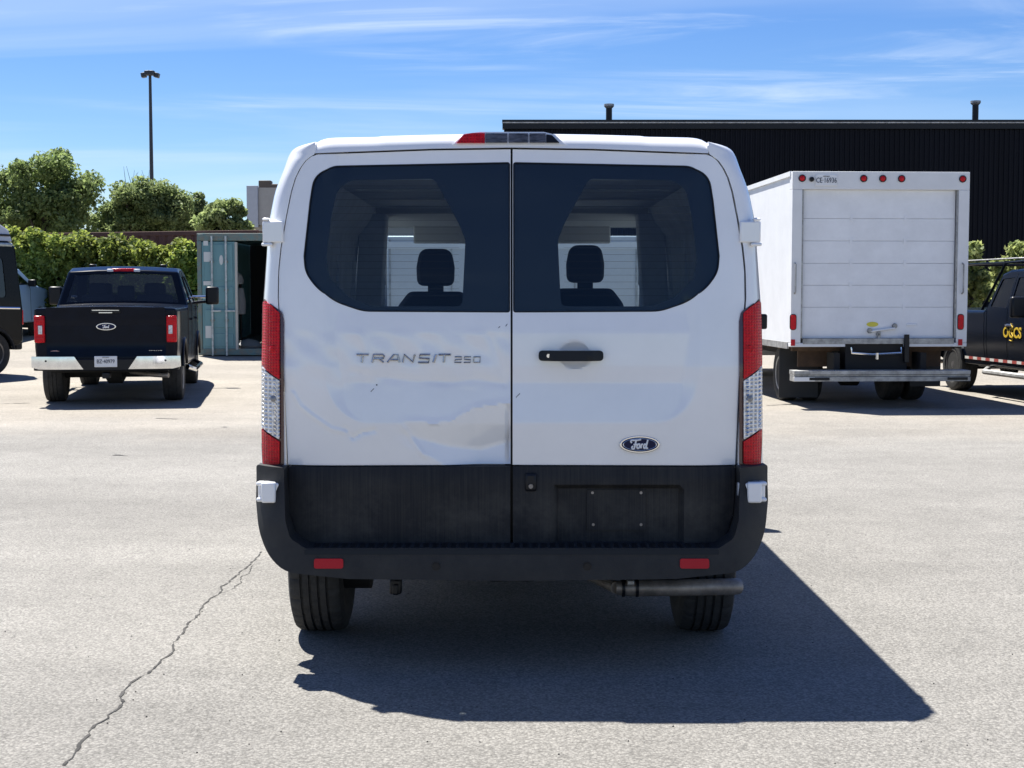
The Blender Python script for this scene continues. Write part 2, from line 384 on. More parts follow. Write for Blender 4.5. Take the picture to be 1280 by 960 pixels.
# ------------------------------------------------------------------ ground
def rise(x, y): # the yard climbs a little towards its back
    t = min(1, max(0, (y-22.5)/24)); return .85*t*t*(3-2*t)
def asphalt_material():
    m = bpy.data.materials.new('weathered_asphalt'); m.use_nodes = True; n, l = m.node_tree.nodes, m.node_tree.links
    b = n['Principled BSDF']; t = n.new('ShaderNodeTexCoord')
    def noise(s, d=5, rg=.6, vec=None):
        q = n.new('ShaderNodeTexNoise'); q.inputs['Scale'].default_value = s; q.inputs['Detail'].default_value = d; q.inputs['Roughness'].default_value = rg
        l.new(vec or t.outputs['Object'], q.inputs['Vector']); return q.outputs['Fac']
    def mr(v, a, b_, c, d):
        q = n.new('ShaderNodeMapRange'); l.new(v, q.inputs[0])
        for i, x in enumerate((a, b_, c, d)): q.inputs[i+1].default_value = x
        return q.outputs[0]
    def mth(op, a, b_):
        q = n.new('ShaderNodeMath'); q.operation = op
        for i, v in enumerate((a, b_)):
            if hasattr(v, 'is_linked'): l.new(v, q.inputs[i])
            else: q.inputs[i].default_value = v
        return q.outputs[0]
    vo = n.new('ShaderNodeTexVoronoi'); vo.inputs['Scale'].default_value = 95; l.new(t.outputs['Object'], vo.inputs['Vector'])
    sepc = n.new('ShaderNodeSeparateColor'); l.new(vo.outputs['Color'], sepc.inputs[0])
    stone = mr(sepc.outputs[0], 0, 1, .80, 1.22)
    gap = mr(vo.outputs['Distance'], .35, .75, 1.05, .70)
    fine = mr(noise(70, 6, .75), .3, .7, .78, 1.22)
    mid = mr(noise(3.2, 4), .3, .7, .93, 1.07)
    mp2 = n.new('ShaderNodeMapping'); mp2.inputs['Scale'].default_value = (.12, .55, 1); l.new(t.outputs['Object'], mp2.inputs[0])
    big = mth('MULTIPLY', mr(noise(1.0, 5, .62, mp2.outputs[0]), .3, .7, .86, 1.12), mr(noise(.45, 5, .6), .35, .65, .93, 1.06))
    spot = mr(noise(.9, 3, .5), .70, .78, 1.0, .80)
    big = mth('MULTIPLY', big, spot)
    v = mth('MULTIPLY', mth('MULTIPLY', stone, gap), mth('MULTIPLY', fine, mth('MULTIPLY', mid, big)))
    # paler, sandier paving at the back of the yard
    s3 = n.new('ShaderNodeSeparateXYZ'); l.new(t.outputs['Object'], s3.inputs[0])
    yy = mth('ADD', s3.outputs[1], mth('MULTIPLY', mth('SUBTRACT', noise(.35, 5), .5), 7.0))
    far = mr(yy, 14.5, 18.5, 0, 1)
    mix = n.new('ShaderNodeMix'); mix.data_type = 'RGBA'; l.new(far, mix.inputs['Factor'])
    mix.inputs['A'].default_value = (.216, .207, .189, 1); mix.inputs['B'].default_value = (.285, .260, .222, 1)
    m3 = n.new('ShaderNodeMix'); m3.data_type = 'RGBA'; m3.blend_type = 'MULTIPLY'; m3.inputs['Factor'].default_value = 1
    cc = n.new('ShaderNodeCombineColor'); [l.new(v, cc.inputs[i]) for i in range(3)]
    l.new(mix.outputs['Result'], m3.inputs['A']); l.new(cc.outputs[0], m3.inputs['B'])
    l.new(m3.outputs['Result'], b.inputs['Base Color']); b.inputs['Roughness'].default_value = .85; b.inputs['Specular IOR Level'].default_value = .25
    bn = n.new('ShaderNodeBump'); bn.inputs['Strength'].default_value = .75; bn.inputs['Distance'].default_value = .006
    hgt = mth('ADD', mth('MULTIPLY', vo.outputs['Distance'], -.6), mth('ADD', noise(160, 4, .7), noise(40, 3)))
    l.new(hgt, bn.inputs['Height']); l.new(bn.outputs[0], b.inputs['Normal']); return m
ys = [-300, -60, -10, 0, 10, 20, 22.5]+[22.5+k*1.2 for k in range(1, 22)]+[60, 120, 400, 1200]
xs = [-1200, -300, -80, -40, -20, -10, 0, 10, 20, 40, 80, 300, 1200]
g = MB().grid([[(x, y, rise(x, y)) for x in xs] for y in ys]).build('ground', asphalt_material())
tag(g, kind='structure')
# the crack in the asphalt, with its fine branches
crackmat = M('crack_dark', (.045, .043, .04), .95, var=.5, vscale=9)  # dark colour shared by the crack and joint ribbons
def crack(pxs, w0, w1, jit, mb):
    P = [on_ground(*p) for p in pxs]; Q = []
    for a, b in zip(P, P[1:]):
        k = max(2, int((b-a).length/.035))
        Q += [a.lerp(b, j/k) for j in range(k)]
    Q.append(P[-1]); q = []
    off = 0
    for i, p in enumerate(Q):
        off = off*.72+random.uniform(-jit, jit); q.append(p+Vector((off, off*.25, 0)))
    for i in range(len(q)-1):
        t = i/len(q); w = (w0+(w1-w0)*t)*random.choice((.35, .6, 1, 1, 1.3)); d = (q[i+1]-q[i]).normalized(); s = Vector((-d.y, d.x, 0))*w/2
        s2 = s*random.uniform(.6, 1.2)
        mb.add([q[i]-s+Vector((0, 0, .003)), q[i]+s+Vector((0, 0, .003)), q[i+1]+s2+Vector((0, 0, .003)), q[i+1]-s2+Vector((0, 0, .003))], [(0, 1, 2, 3)])
cm = MB()
crack([(80, 957), (112, 915), (135, 898), (150, 878), (155, 868), (175, 850), (186, 842), (205, 822), (224, 798)], .013, .009, .011, cm)
crack([(222, 798), (246, 770), (272, 742), (285, 728), (297, 718), (325, 690)], .010, .009, .010, cm)
crack([(275, 742), (290, 737), (304, 722), (323, 703)], .004, .004, .012, cm)
tag(cm.build('pavement_crack', crackmat, smooth=False), kind='structure')
jm = MB()
for pxs in ([(262, 481), (300, 481)], [(195, 523), (222, 524)], [(275, 534), (284, 534)], [(140, 569), (158, 570)], [(0, 505), (40, 504)], [(960, 507), (1000, 505)]):
    crack(pxs, .05, .03, .02, jm)
tag(jm.build('pavement_joint', crackmat, smooth=False), kind='structure')

gr = MB()
for k in range(420):
    y = 3.2+random.random()**1.6*13; x = random.uniform(-.38, .38)*y; r_ = random.uniform(.002, .0055); a_ = random.uniform(0, 3)
    gr.add([(x+r_*math.cos(a_), y+r_*math.sin(a_), .001), (x+r_*math.cos(a_+2.1), y+r_*math.sin(a_+2.1), .001), (x+r_*math.cos(a_+4.2), y+r_*math.sin(a_+4.2), .001), (x, y, r_*1.1)], [(0, 1, 3), (1, 2, 3), (2, 0, 3)])
tag(gr.build('loose_grit', M('grit_stone', (.05, .048, .045), .9, var=.6, vscale=3), smooth=False), kind='stuff')

# ------------------------------------------------------------------ the white van
VY = 5.7
def D(x, z):
    d = .15
    if z > 1.25: d += (z-1.25)*.075
    ax = abs(x)
    if ax > .72: d += ((ax-.72)/.3)**2*.05
    return d
def vp(off, py):
    x, z = 0, 1
    for _ in range(6):
        q = at(639.5+off, py, VY+D(x, z)); x, z = q.x, q.z
    return x, z
vz = lambda py: vp(0, py)[1]
OUT = [(592, 319), (560, 318), (500, 317.5), (400, 316.5), (380, 316), (330, 312.5), (300, 310.5), (275, 308.5), (240, 301.5), (225, 296.5), (210, 290.5), (200, 287), (195, 285.5), (190, 283), (186, 280.5), (182.5, 276), (180, 269), (178.6, 262), (177.5, 252), (177, 247)]
SEAM = [(592, 282.5), (480, 286), (420, 290), (375, 293.5), (340, 293), (310, 290), (270, 283), (240, 277), (222, 271.5), (210, 265.5), (201, 259), (195.5, 252), (192, 246.5), (176, 246)]
OUTT = sorted((vp(o, p)[1], vp(o, p)[0]) for p, o in OUT); SEAMT = sorted((vp(o, p)[1], vp(o, p)[0]) for p, o in SEAM)
def tab(t, z):
    if z <= t[0][0]: return t[0][1]
    for (a, x), (b, y) in zip(t, t[1:]):
        if z <= b: return x+(y-x)*(z-a)/(b-a)
    return t[-1][1]
xo = lambda z: tab(OUTT, z); xs_ = lambda z: tab(SEAMT, z)
ZTOP = vz(177)
van = empty('van', (0, VY, 0), 0, 'large white cargo van seen from behind with a dented left rear door', 'van')
def yp(x, z):
    a, b = xs_(z), xo(z); t = math.asin(max(0, min(.999, (abs(x)-a)/max(.01, b-a)))); return D(a, z)+.13*(1-math.cos(t))
# rear corner pillars
for s in (-1, 1):
    b = MB(); zr = [vz(592)]
    for k in range(1, 44): zr.append(vz(592)+(ZTOP-vz(592))*(1-(1-k/43)**2.1))
    rows = []
    for z in zr:
        a, e = xs_(z), xo(z); row = [(s*(a+.0), D(a, z)+.03, z)]
        for k in range(11):
            t = R(9*k); row.append((s*(a+(e-a)*math.sin(t)), D(a, z)+.13*(1-math.cos(t)), z))
        rows.append(row)
    b.grid(rows); b.build('rear_pillar', white, van, angle=50)
# body shell
w0 = lambda y, z: xo(max(z, vz(560)))*(1 if y < 4 else 1-.10*((y-4)/1.4)**2)-(0 if z > .75 else .02)
AX = (.82, 4.12)
shell = [(.335, .46), (.40, ZTOP), (3.5, ZTOP-.01, .2), (3.75, ZTOP-.07, .1), (4.75, 1.40), (5.25, 1.15, .2), (5.42, .75, .1), (5.40, .36, .05)]
shell += arc(AX[1], .35, .42, 0, 180, 8)+[(AX[1]-.46, .38)]+[(AX[0]+.46, .38)]+arc(AX[0], .35, .42, 0, 180, 8)
shell[8] = (AX[1]+.42, .37); 
shell = [p for p in shell if not (len(p) == 2 and p[1] < .352 and p[0] < 5.3)]
profile_body(van, shell, w0, .02, [('front_window', [(3.35, 1.42, .05), (3.30, 1.93, .08), (3.72, 1.93, .05), (4.35, 1.42, .04)])],
             {3: 'windshield'}, skip=(0,), crown=.034, spc=.06, mat=white, gmat=glass_clear, name='body_shell')
# roof edge over the doors
ROOFL = [(0, 164.5), (100, 166), (164, 167.8), (169, 168.8), (225, 169.8), (238, 171.5), (246, 176)]
SEAML = [(0, 184.3), (100, 185.8), (200, 189.6), (246, 191.5)]
def lint(t, v):
    for (a, x), (b, y) in zip(t, t[1:]):
        if v <= b: return x+(y-x)*(v-a)/(b-a)
    return t[-1][1]
rows = []
for k in range(-41, 42):
    o = 246*k/41; x, zs = vp(o, lint(SEAML, abs(o))); zt = vp(o, lint(ROOFL, abs(o)))[1]; d = D(x, zs)
    row = [(x, d+.03, zs)]
    for q in range(7):
        a = R(15*q); row.append((x, d+.06*(1-math.cos(a))+.01*q/6, zs+(zt-zs)*(math.sin(a)*.85+.15*q/6)))
    row.append((x, .60, ZTOP+.034*max(0, 1-(x/xo(ZTOP))**2)+.0))
    rows.append(row)
MB().grid(rows).build('roof_edge', white, van, angle=60)
for s in (-1, 1):   # gutter joints where roof and corner meet
    x, z = vp(s*246, 185); MB().box((x, D(x, z)+.022, z-.002), (.010, .04, .030)).build('roof_joint', white, van, bevel=.004)
    MB().box((s*.795, .49, ZTOP-.040), (.21, .32, .014)).build('corner_leak_block', white, van, bevel=.004)  # hidden plate added to stop sun leaking through the corner gap
# brake light on the roof edge
zb0, zb1 = vz(180), vz(165.5)
def brake_y(z): return D(0, z)-.006
hs = MB()
def roofpoly(l): return [vp(a-639.5, b_) for a, b_ in l]
bl = sheet(MB(), roofpoly([(566, 181), (580, 167), (600, 164.5), (680, 164.5), (694, 168), (707, 181)]), [], .04, lambda x, z: (x, brake_y(z)+.004+max(0, z-zb0)*.25, z), rim=(0, .12, 0)).build('brake_light', white, van)
sheet(MB(), roofpoly([(571, 179), (580, 168.2), (590, 166.3), (606, 166.3), (606, 179)]), [], .03, lambda x, z: (x, brake_y(z)-.008+max(0, z-zb0)*.25, z), rim=(0, .03, 0)).build('red_lens', red, bl)
smoky = M('smoked_lens', (.10, .10, .11), .2, metal=.3, var=.6, vscale=30, stretch=(1, 1, 5))
for a, b_ in ((607, 634), (636, 660), (662, 682)):
    sheet(MB(), roofpoly([(a, 178.6), (a, 166.6), (b_, 166.6), (b_, 178.6)]), [], .03, lambda x, z: (x, brake_y(z)-.008+max(0, z-zb0)*.25, z), rim=(0, .03, 0)).build('lens_section', smoky, bl)
sheet(MB(), roofpoly([(683, 178.6), (683, 168), (690, 169), (699, 178.6)]), [], .03, lambda x, z: (x, brake_y(z)-.008+max(0, z-zb0)*.25, z), rim=(0, .03, 0)).build('lens_section', smooth_black, bl)

# rear doors
def sstep(a, b, v):
    t = max(0, min(1, (v-a)/(b-a))); return t*t*(3-2*t)
KN = [(vz(530), 0), (vz(478), .0168), (vz(416), .0088), (vz(390), .0130), (vz(180), .0130)]
Z530 = vz(530)
def band(z):
    if z <= KN[0][0]: return 0
    for (a, x), (b, y) in zip(KN, KN[1:]):
        if z <= b: return x+(y-x)*(z-a)/(b-a)
    return .013
def bandD(x, z):
    qx = abs(x)-(.77-.20); qz = (Z530+.20)-z; px_, pz_ = max(qx, 0), max(qz, 0)
    d = math.hypot(px_, pz_)-.20+min(max(qx, qz), 0)
    if d < 0: return min(band(z), -.25*d)
    return d*(.035+.065*pz_/(px_+pz_+1e-6))
def gseg(x, z, a, b):
    ax, az = a; bx, bz = b; dx, dz = bx-ax, bz-az; t = max(0, min(1, ((x-ax)*dx+(z-az)*dz)/(dx*dx+dz*dz))); return math.hypot(x-ax-t*dx, z-az-t*dz)
def P_(px, py): return vp(px-639.5, py)
RIDGE = [P_(490, 535), P_(508, 529), P_(545, 530.5), P_(562, 529), P_(576, 521), P_(594, 511), P_(634, 505)]
CRE = [[P_(366, 492), P_(375, 508), P_(393, 522), P_(415, 537), P_(436, 541)], [P_(432, 536), P_(441, 548), P_(452, 541), P_(468, 538)], [P_(505, 535), P_(520, 556), P_(530, 570)],
       [P_(440, 465), P_(480, 472), P_(560, 478), P_(600, 473), P_(630, 480)], [P_(448, 418), P_(458, 440), P_(462, 468)], [P_(612, 420), P_(625, 450), P_(631, 480)]]
def ridge_z(x):
    t = [(p[0], p[1]) for p in RIDGE]
    if x <= t[0][0]: return t[0][1]
    for (a, u), (b, v) in zip(t, t[1:]):
        if x <= b: return u+(v-u)*(x-a)/(b-a)
    return t[-1][1]
def VALL(x):
    t = VAL
    if x <= t[0][0]: return t[0][1]
    for (a, u), (b, v) in zip(t, t[1:]):
        if x <= b: return u+(v-u)*(x-a)/(b-a)
    return t[-1][1]
VAL = [P_(490, 541), P_(520, 546), P_(560, 557), P_(600, 562), P_(634, 552)]
def dent(x, z):
    if x > 0: return 0
    d = 0; zr = ridge_z(x); env = sstep(P_(484, 0)[0], P_(530, 0)[0], x)
    below = zr-z
    zv = VALL(x)
    if below > 0:
        hgt = zr-zv; slope = .27+.06*sstep(P_(570, 0)[0], P_(630, 0)[0], x); bs = .007*math.log1p(math.exp(min(40, below/.007)))-.00485; dep = slope*(hgt-.006*math.log1p(math.exp(min(40, (hgt-bs)/.006))) if False else min(bs, hgt))
        if below > hgt: dep -= min(dep, (below-hgt)*.26)
        d += env*dep
    else: d -= env*.0035*max(0, 1+below/.03)
    d += .011*sstep(P_(630.5, 0)[0], P_(636, 0)[0], x)*sstep(vz(584), vz(576), z)*sstep(vz(503), vz(515), z)
    for i, c in enumerate(CRE):
        q = min(gseg(x, z, a, b) for a, b in zip(c, c[1:]))
        d += (.0042, .0055, .0050, .0022, .0020, .002)[i]*math.exp(-(q/(.009, .009, .010, .014, .016, .016)[i])**2)*(1 if i % 2 else -1)
    if 1.15 < z < 1.42: d += .0016*math.sin(31*x+9*z)*math.sin(40*z+7*x)*sstep(1.15, 1.2, z)*sstep(1.42, 1.37, z)
    return d
HC = P_(719, 444.5)
def doorD(x, z, flat=False):
    d = D(x, z)+bandD(x, z)+dent(x, z)
    e = ((x-HC[0])/.064)**2+((z-HC[1])/.056)**2
    if x > 0 and e < 1: d += .018*(1-e)**.75
    return d
WIN = [(2.6, 203, 3), (222, 207.5, 26), (247, 220, 26), (252, 252, 60), (259.5, 320, 10), (258, 340, 60), (244.5, 359, 60), (219.5, 377.6, 60), (186, 389, 60), (2.6, 390, 3)]
CLR = [(97, 223, 10), (203, 225, 20), (219, 238, 22), (226, 272, 40), (232, 322, 20), (228, 348, 20), (205, 371, 18), (176, 383, 20), (62, 383, 8), (58, 300, 20), (66, 280, 20)]
DOOR = [(2.6, 582), (281.0, 582)]+[(o-2.0, p) for p, o in SEAM if 192.5 < p < 582]+[(242, 193.2), (200, 191.4), (100, 187.7), (2.6, 186.3)]
DOOR = [(1.3, 581.5), (280.3, 581.5)]+[(o-2.0, p) for p, o in sorted(SEAM, reverse=True) if 192.5 < p < 581]+[(243, 193.4), (200, 191.4), (100, 187.7), (1.3, 186.3)]
clad_mat = bpy.data.materials.new('scuffed_cladding')
def clad_nodes(m):
    m.use_nodes = True; n, l = m.node_tree.nodes, m.node_tree.links; b = n['Principled BSDF']
    t = n.new('ShaderNodeTexCoord'); mp_ = n.new('ShaderNodeMapping'); mp_.inputs['Scale'].default_value = (170, 10, 3.0); l.new(t.outputs['Object'], mp_.inputs[0])
    a = n.new('ShaderNodeTexNoise'); a.inputs['Scale'].default_value = 1; a.inputs['Detail'].default_value = 5; l.new(mp_.outputs[0], a.inputs['Vector'])
    c = n.new('ShaderNodeTexNoise'); c.inputs['Scale'].default_value = 3; c.inputs['Detail'].default_value = 4; l.new(t.outputs['Object'], c.inputs['Vector'])
    mu = n.new('ShaderNodeMath'); mu.operation = 'MULTIPLY'; l.new(a.outputs['Fac'], mu.inputs[0]); l.new(c.outputs['Fac'], mu.inputs[1])
    r = n.new('ShaderNodeMapRange'); r.inputs[1].default_value = .16; r.inputs[2].default_value = .42; l.new(mu.outputs[0], r.inputs[0])
    mx_ = n.new('ShaderNodeMix'); mx_.data_type = 'RGBA'; l.new(r.outputs[0], mx_.inputs['Factor'])
    geo = n.new('ShaderNodeSeparateXYZ'); l.new(t.outputs['Object'], geo.inputs[0])
    dm = n.new('ShaderNodeMapRange'); dm.interpolation_type = 'SMOOTHSTEP'; l.new(geo.outputs['Z'], dm.inputs[0]); dm.inputs[1].default_value = .86; dm.inputs[2].default_value = .62; dm.inputs[3].default_value = 0; dm.inputs[4].default_value = 1
    ds = n.new('ShaderNodeTexNoise'); ds.inputs['Scale'].default_value = 5; ds.inputs['Detail'].default_value = 7; ds.inputs['Roughness'].default_value = .7; l.new(t.outputs['Object'], ds.inputs['Vector'])
    dr_ = n.new('ShaderNodeMapRange'); dr_.inputs[1].default_value = .42; dr_.inputs[2].default_value = .72; l.new(ds.outputs['Fac'], dr_.inputs[0])
    dd = n.new('ShaderNodeMath'); dd.operation = 'MULTIPLY'; l.new(dm.outputs[0], dd.inputs[0]); l.new(dr_.outputs[0], dd.inputs[1])
    df = n.new('ShaderNodeMath'); df.operation = 'MULTIPLY'; l.new(dd.outputs[0], df.inputs[0]); df.inputs[1].default_value = .6
    mxd = n.new('ShaderNodeMix'); mxd.data_type = 'RGBA'; l.new(df.outputs[0], mxd.inputs['Factor']); l.new(mx_.outputs['Result'], mxd.inputs['A']); mxd.inputs['B'].default_value = (.075, .072, .064, 1)
    mx_.inputs['A'].default_value = (.010, .0115, .0155, 1); mx_.inputs['B'].default_value = (.032, .031, .029, 1)
    l.new(mxd.outputs['Result'], b.inputs['Base Color']); b.inputs['Roughness'].default_value = .6; b.inputs['Specular IOR Level'].default_value = .22
clad_nodes(clad_mat)
defm = M('heater_wire', (.05, .035, .02), .6)
doors = []
for s in (-1, 1):
    dl = [vp(s*o, p) for o, p in DOOR]
    pxr = lambda L_: [vp(s*a, b) for a, b in rpoly([(q[0], q[1], q[2]) for q in L_], 5)]
    wl, cl = pxr(WIN), pxr(CLR)
    d = sheet(MB(), dl, [wl], (.0085 if s < 0 else .009), lambda x, z: (x, doorD(x, z), z), rim=(0, .035, 0)).build('rear_door', white, van, angle=28)
    if s < 0: d['label'] = 'dented left rear door'
    doors.append(d)
    fz = lambda x, z: D(x, z)+bandD(x, z)
    sheet(MB(), wl, [], .06, lambda x, z: (x, fz(x, z)+.004, z)).build('rear_window', glass, d)
    wl2 = [vp(s*a, b) for a, b in rpoly([(max(1, q[0]-.4), q[1], q[2]) for q in WIN], 5)]
    sheet(MB(), wl, [cl], .05, lambda x, z: (x, fz(x, z)+.010, z)).build('window_border', frit, d)
    hw = MB()
    for k in range(17):
        py = 232+k*8.6
        for (u0, u1) in ((62+max(0, 280-py)*.3+4, 222+min(6, (py-232)*.07)-max(0, py-345)*1.1),):
            a, b = vp(s*u0, py), vp(s*u1, py); hw.box(((a[0]+b[0])/2, fz(a[0]*.5+b[0]*.5, a[1])+.008, a[1]), (abs(b[0]-a[0]), .001, .0009))
    tag(hw.build('heater_wire', defm, d, smooth=False), kind='stuff')
    gk = [(x, fz(x, z)+.001, z) for x, z in dens(wl, .03)]
    MB().tube(gk, .0035, 5, closed=True).build('window_seal', smooth_black, d)
    # black plastic cladding
    CL = [(1.6, 583.2, 0), (280, 583.2, 4), (277, 640, 20), (268, 672, 14), (252, 686, 10), (1.6, 686, 0)]
    cp = [vp(s*a, b) for a, b in rpoly(CL, 4)]
    x0, z1 = vp(53, 607); x1, z0 = vp(214, 684)
    def cf(x, z):
        y = D(x, z)-.004
        if x > 0: y += .034*sstep(x0-.004, x0+.016, x)*sstep(x1+.004, x1-.016, x)*sstep(z1+.004, z1-.016, z)
        y += .010*sstep(vz(600), vz(583), z)
        return (x, y, z)
    sheet(MB(), cp, [], .02 if s > 0 else .03, cf, rim=(0, .05, 0)).build('cladding_panel', clad_mat, d, angle=50)
    # hinges, upper and lower
    x, z = vp(s*297.5, 290)
    h = MB().box((x, D(x, z)+.005, z), (.087, .05, .088)).box((x+s*.028, D(x, z)+.0, z+.052), (.03, .05, .012)).box((x+s*.026, D(x, z)-.001, z-.052), (.045, .045, .014))
    h.build('hinge', white, d, bevel=.009)
    x, z = vp(s*301, 611)
    ax = abs(x); hy = .145
    h = MB().box((s*(ax-.010), hy-.040, z), (.060, .06, .086)).box((s*(ax-.050), hy-.030, z), (.05, .05, .078)).box((s*(ax+.028), hy-.02, z+.033), (.034, .05, .018)).box((s*(ax+.028), hy-.02, z-.033), (.034, .05, .018)).box((s*(ax+.028), hy-.012, z), (.024, .04, .06))
    h.build('hinge', white, d, bevel=.008)
MB().grid([[(x_, D(0, z_)+.12, z_) for x_ in (-.03, .03)] for z_ in [vz(681)+(vz(189)-vz(681))*k_/20 for k_ in range(21)]]).build('door_seal', frit, van)
# handle, lock, badge, lettering
dr, dl_ = doors[1], doors[0]
hb = MB(); a, b = P_(675, 444.5), P_(753, 444.5)
pts = [(a[0]+.012, D(0, a[1])-.0+.002, a[1]), (a[0]+.05, D(0, a[1])-.022, a[1]), (HC[0], D(0, a[1])-.030, a[1]), (b[0]-.05, D(0, a[1])-.022, a[1]), (b[0]-.012, D(0, a[1])+.002, a[1])]
hp = rpoly([(673.3, 438.2, 5), (754, 438.2, 5), (754, 451, 5), (673.3, 451, 5)], 4)
hp = [P_(*q) for q in hp]
sheet(MB(), hp, [], .02, lambda x, z: (x, D(x, z)-.012-.024*sstep(a[0], a[0]+.06, x)*sstep(b[0], b[0]-.06, x)-(.004 if abs(x-HC[0]) < .062 else 0), z), rim=(0, .04, 0)).build('door_handle', smooth_black, dr, bevel=.002)
q = P_(685.5, 444.5)
MB().lathe([(-.040, 0), (-.040, .008), (-.030, .0105), (0, .0105)], (q[0], D(*q)+.012, q[1]), 'y', 20).build('lock', chrome, dr)
def oval(c, rx, rz, y0, y1, n=36): return MB().prism([(c[0]+rx*math.cos(2*math.pi*k/n), c[1]+rz*math.sin(2*math.pi*k/n)) for k in range(n)], lambda x, z: (x, y0, z), lambda x, z: (x, y1, z))
q = P_(799.8, 555.7); yb = doorD(*q)
oval(q, .0835, .036, yb+.004, yb-.007).build('badge', chrome, dr, bevel=.002)
oval(q, .0755, .0295, yb-.006, yb-.0085).build('badge_field', blue_badge, dr)
rg = MB().tube([(q[0]+.0685*math.cos(2*math.pi*k/40), yb-.0085, q[1]+.0245*math.sin(2*math.pi*k/40)) for k in range(40)], .0016, 6, closed=True); rg.build('badge_ring', chrome, dr)
STROKES = [ # script letters in units of letter height, written on the oval
    [(-1.72, .28), (-1.9, .45), (-1.75, .62), (-1.3, .62), (-.6, .66), (-.15, .75)], [(-1.0, .60), (-1.12, .2), (-1.32, -.45), (-1.62, -.52), (-1.72, -.3), (-1.5, -.15)], [(-1.45, .05), (-1.05, .08), (-.8, .12)],
    [(-.62, .12), (-.82, -.05), (-.85, -.35), (-.65, -.45), (-.45, -.3), (-.42, -.02), (-.6, .12), (-.3, .1)], [(-.1, .12), (-.18, -.45)], [(-.16, -.1), (.02, .1), (.18, .08)],
    [(.72, .02), (.52, .12), (.34, -.05), (.3, -.32), (.45, -.45), (.62, -.3), (.78, .0)], [(1.0, .68), (.82, .1), (.72, -.35), (.85, -.45), (1.02, -.35)]]
def script(parent, c, y, hgt, mat, name='script_lettering', rr=.12):
    m = MB()
    for st in STROKES:
        p = [Vector(u) for u in st]; out = []
        for i in range(len(p)-1):
            p0, p1, p2, p3 = p[max(0, i-1)], p[i], p[i+1], p[min(len(p)-1, i+2)]
            for k in range(4):
                t = k/4; out.append(.5*((2*p1)+(p2-p0)*t+(2*p0-5*p1+4*p2-p3)*t*t+(3*p1-p0-3*p2+p3)*t**3))
        out.append(p[-1]); m.tube([(c[0]+(u.x+.35)*hgt*.78, y, c[1]+(u.y-.05)*hgt) for u in out], hgt*rr, 6)
    return m.build(name, mat, parent)
script(dr, q, yb-.010, .031, white_flat)
# raised chrome letters TRANSIT 250
letter_m = M('letter_chrome', (.40, .40, .41), .22, metal=.9, var=.35, vscale=60)
letters = {'T': [[(0, 1), (1, 1)], [(.5, 1), (.42, 0)]], 'R': [[(.02, 0), (.14, 1), (.9, 1), (1, .82), (.95, .55), (.12, .5)], [(.5, .5), (.95, 0)]],
           'A': [[(0, 0), (.55, 1), (.85, 1), (1, 0)], [(.25, .32), (.95, .32)]], 'N': [[(0, 0), (.12, 1), (.85, 0), (1, 1)]],
           'S': [[(1, 1), (.16, 1), (.08, .55), (.95, .48), (.88, 0), (0, 0)]], 'I': [[(-.05, 0), (.35, 1)], [(.05, 0), (.45, 1)]],
           '2': [[(.05, 1), (.95, 1), (.98, .55), (.08, .48), (.02, 0), (.95, 0)]], '5': [[(1, 1), (.1, 1), (.06, .55), (.95, .5), (.9, 0), (0, 0)]], '0': [[(.05, 0), (.1, 1), (1, 1), (.95, 0), (.05, 0)]]}
def word(s_, px0, px1, pyb, pyt, parent, gap=.18, w=2.1):
    wid = {'I': .22}; tot = sum(wid.get(c, 1) for c in s_)+gap*(len(s_)-1); k = (px1-px0)/tot; x = px0
    for c in s_:
        m = MB()
        for st in letters[c]:
            pts_ = []
            for u, v in st:
                p = P_(x+(u*.92 if c != 'I' else u*.5)*k, pyb+(pyt-pyb)*v); pts_.append((p[0], doorD(*p)-.003, p[1]))
            m.tube(pts_, .0042*w/2.1, 6)
        m.build('chrome_letter', letter_m, parent); x += (wid.get(c, 1)+gap)*k
word('TRANSIT', 445.5, 564.5, 453.2, 443.4, dl_); word('250', 568, 601, 453.2, 446.2, dl_, w=1.25)
# scratches and chips
for (ax, ay, bx_, by) in ((471, 481, 470, 482), (463, 490, 467, 486), (645, 497, 650, 492), (623, 410, 625, 408), (632, 408, 634, 405), (640.5, 560, 640.5, 556)):
    p, q2 = P_(ax, ay), P_(bx_, by); MB().tube([(p[0], doorD(*p)-.0005, p[1]), (q2[0], doorD(*q2)-.0005, q2[1])], .003 if ax == 471 else .0012, 5).build('paint_chip', smooth_black, dl_ if ax < 640 else dr)
# plate recess bolts, parking camera
for px, py in ((741, 617), (802, 617), (742, 657), (802, 657)):
    p = P_(px, py); MB().lathe([(-.006, 0), (-.006, .006), (0, .008)], (p[0], D(*p)+.030, p[1]), 'y', 10).build('plate_bolt', exhaust, dr)
pm = [P_(*q_) for q_ in rpoly([(734, 613, 3), (808, 613, 3), (808, 664, 3), (734, 664, 3)], 3)]
sheet(MB(), pm, [], .05, lambda x, z: (x, D(x, z)+.0245, z), rim=(0, .014, 0)).build('plate_mount', clad_mat, dr, bevel=.002)
p = P_(663.5, 603); MB().bx(p[0]-.026, p[0]+.026, D(*p)-.014, D(*p)+.01, p[1]-.038, p[1]+.04).build('camera_housing', smooth_black, dr, bevel=.012)
MB().lathe([(-.02, 0), (-.02, .009), (0, .011)], (p[0], D(*p)-.005, p[1]-.014), 'y', 14).build('camera_lens', exhaust, dr)
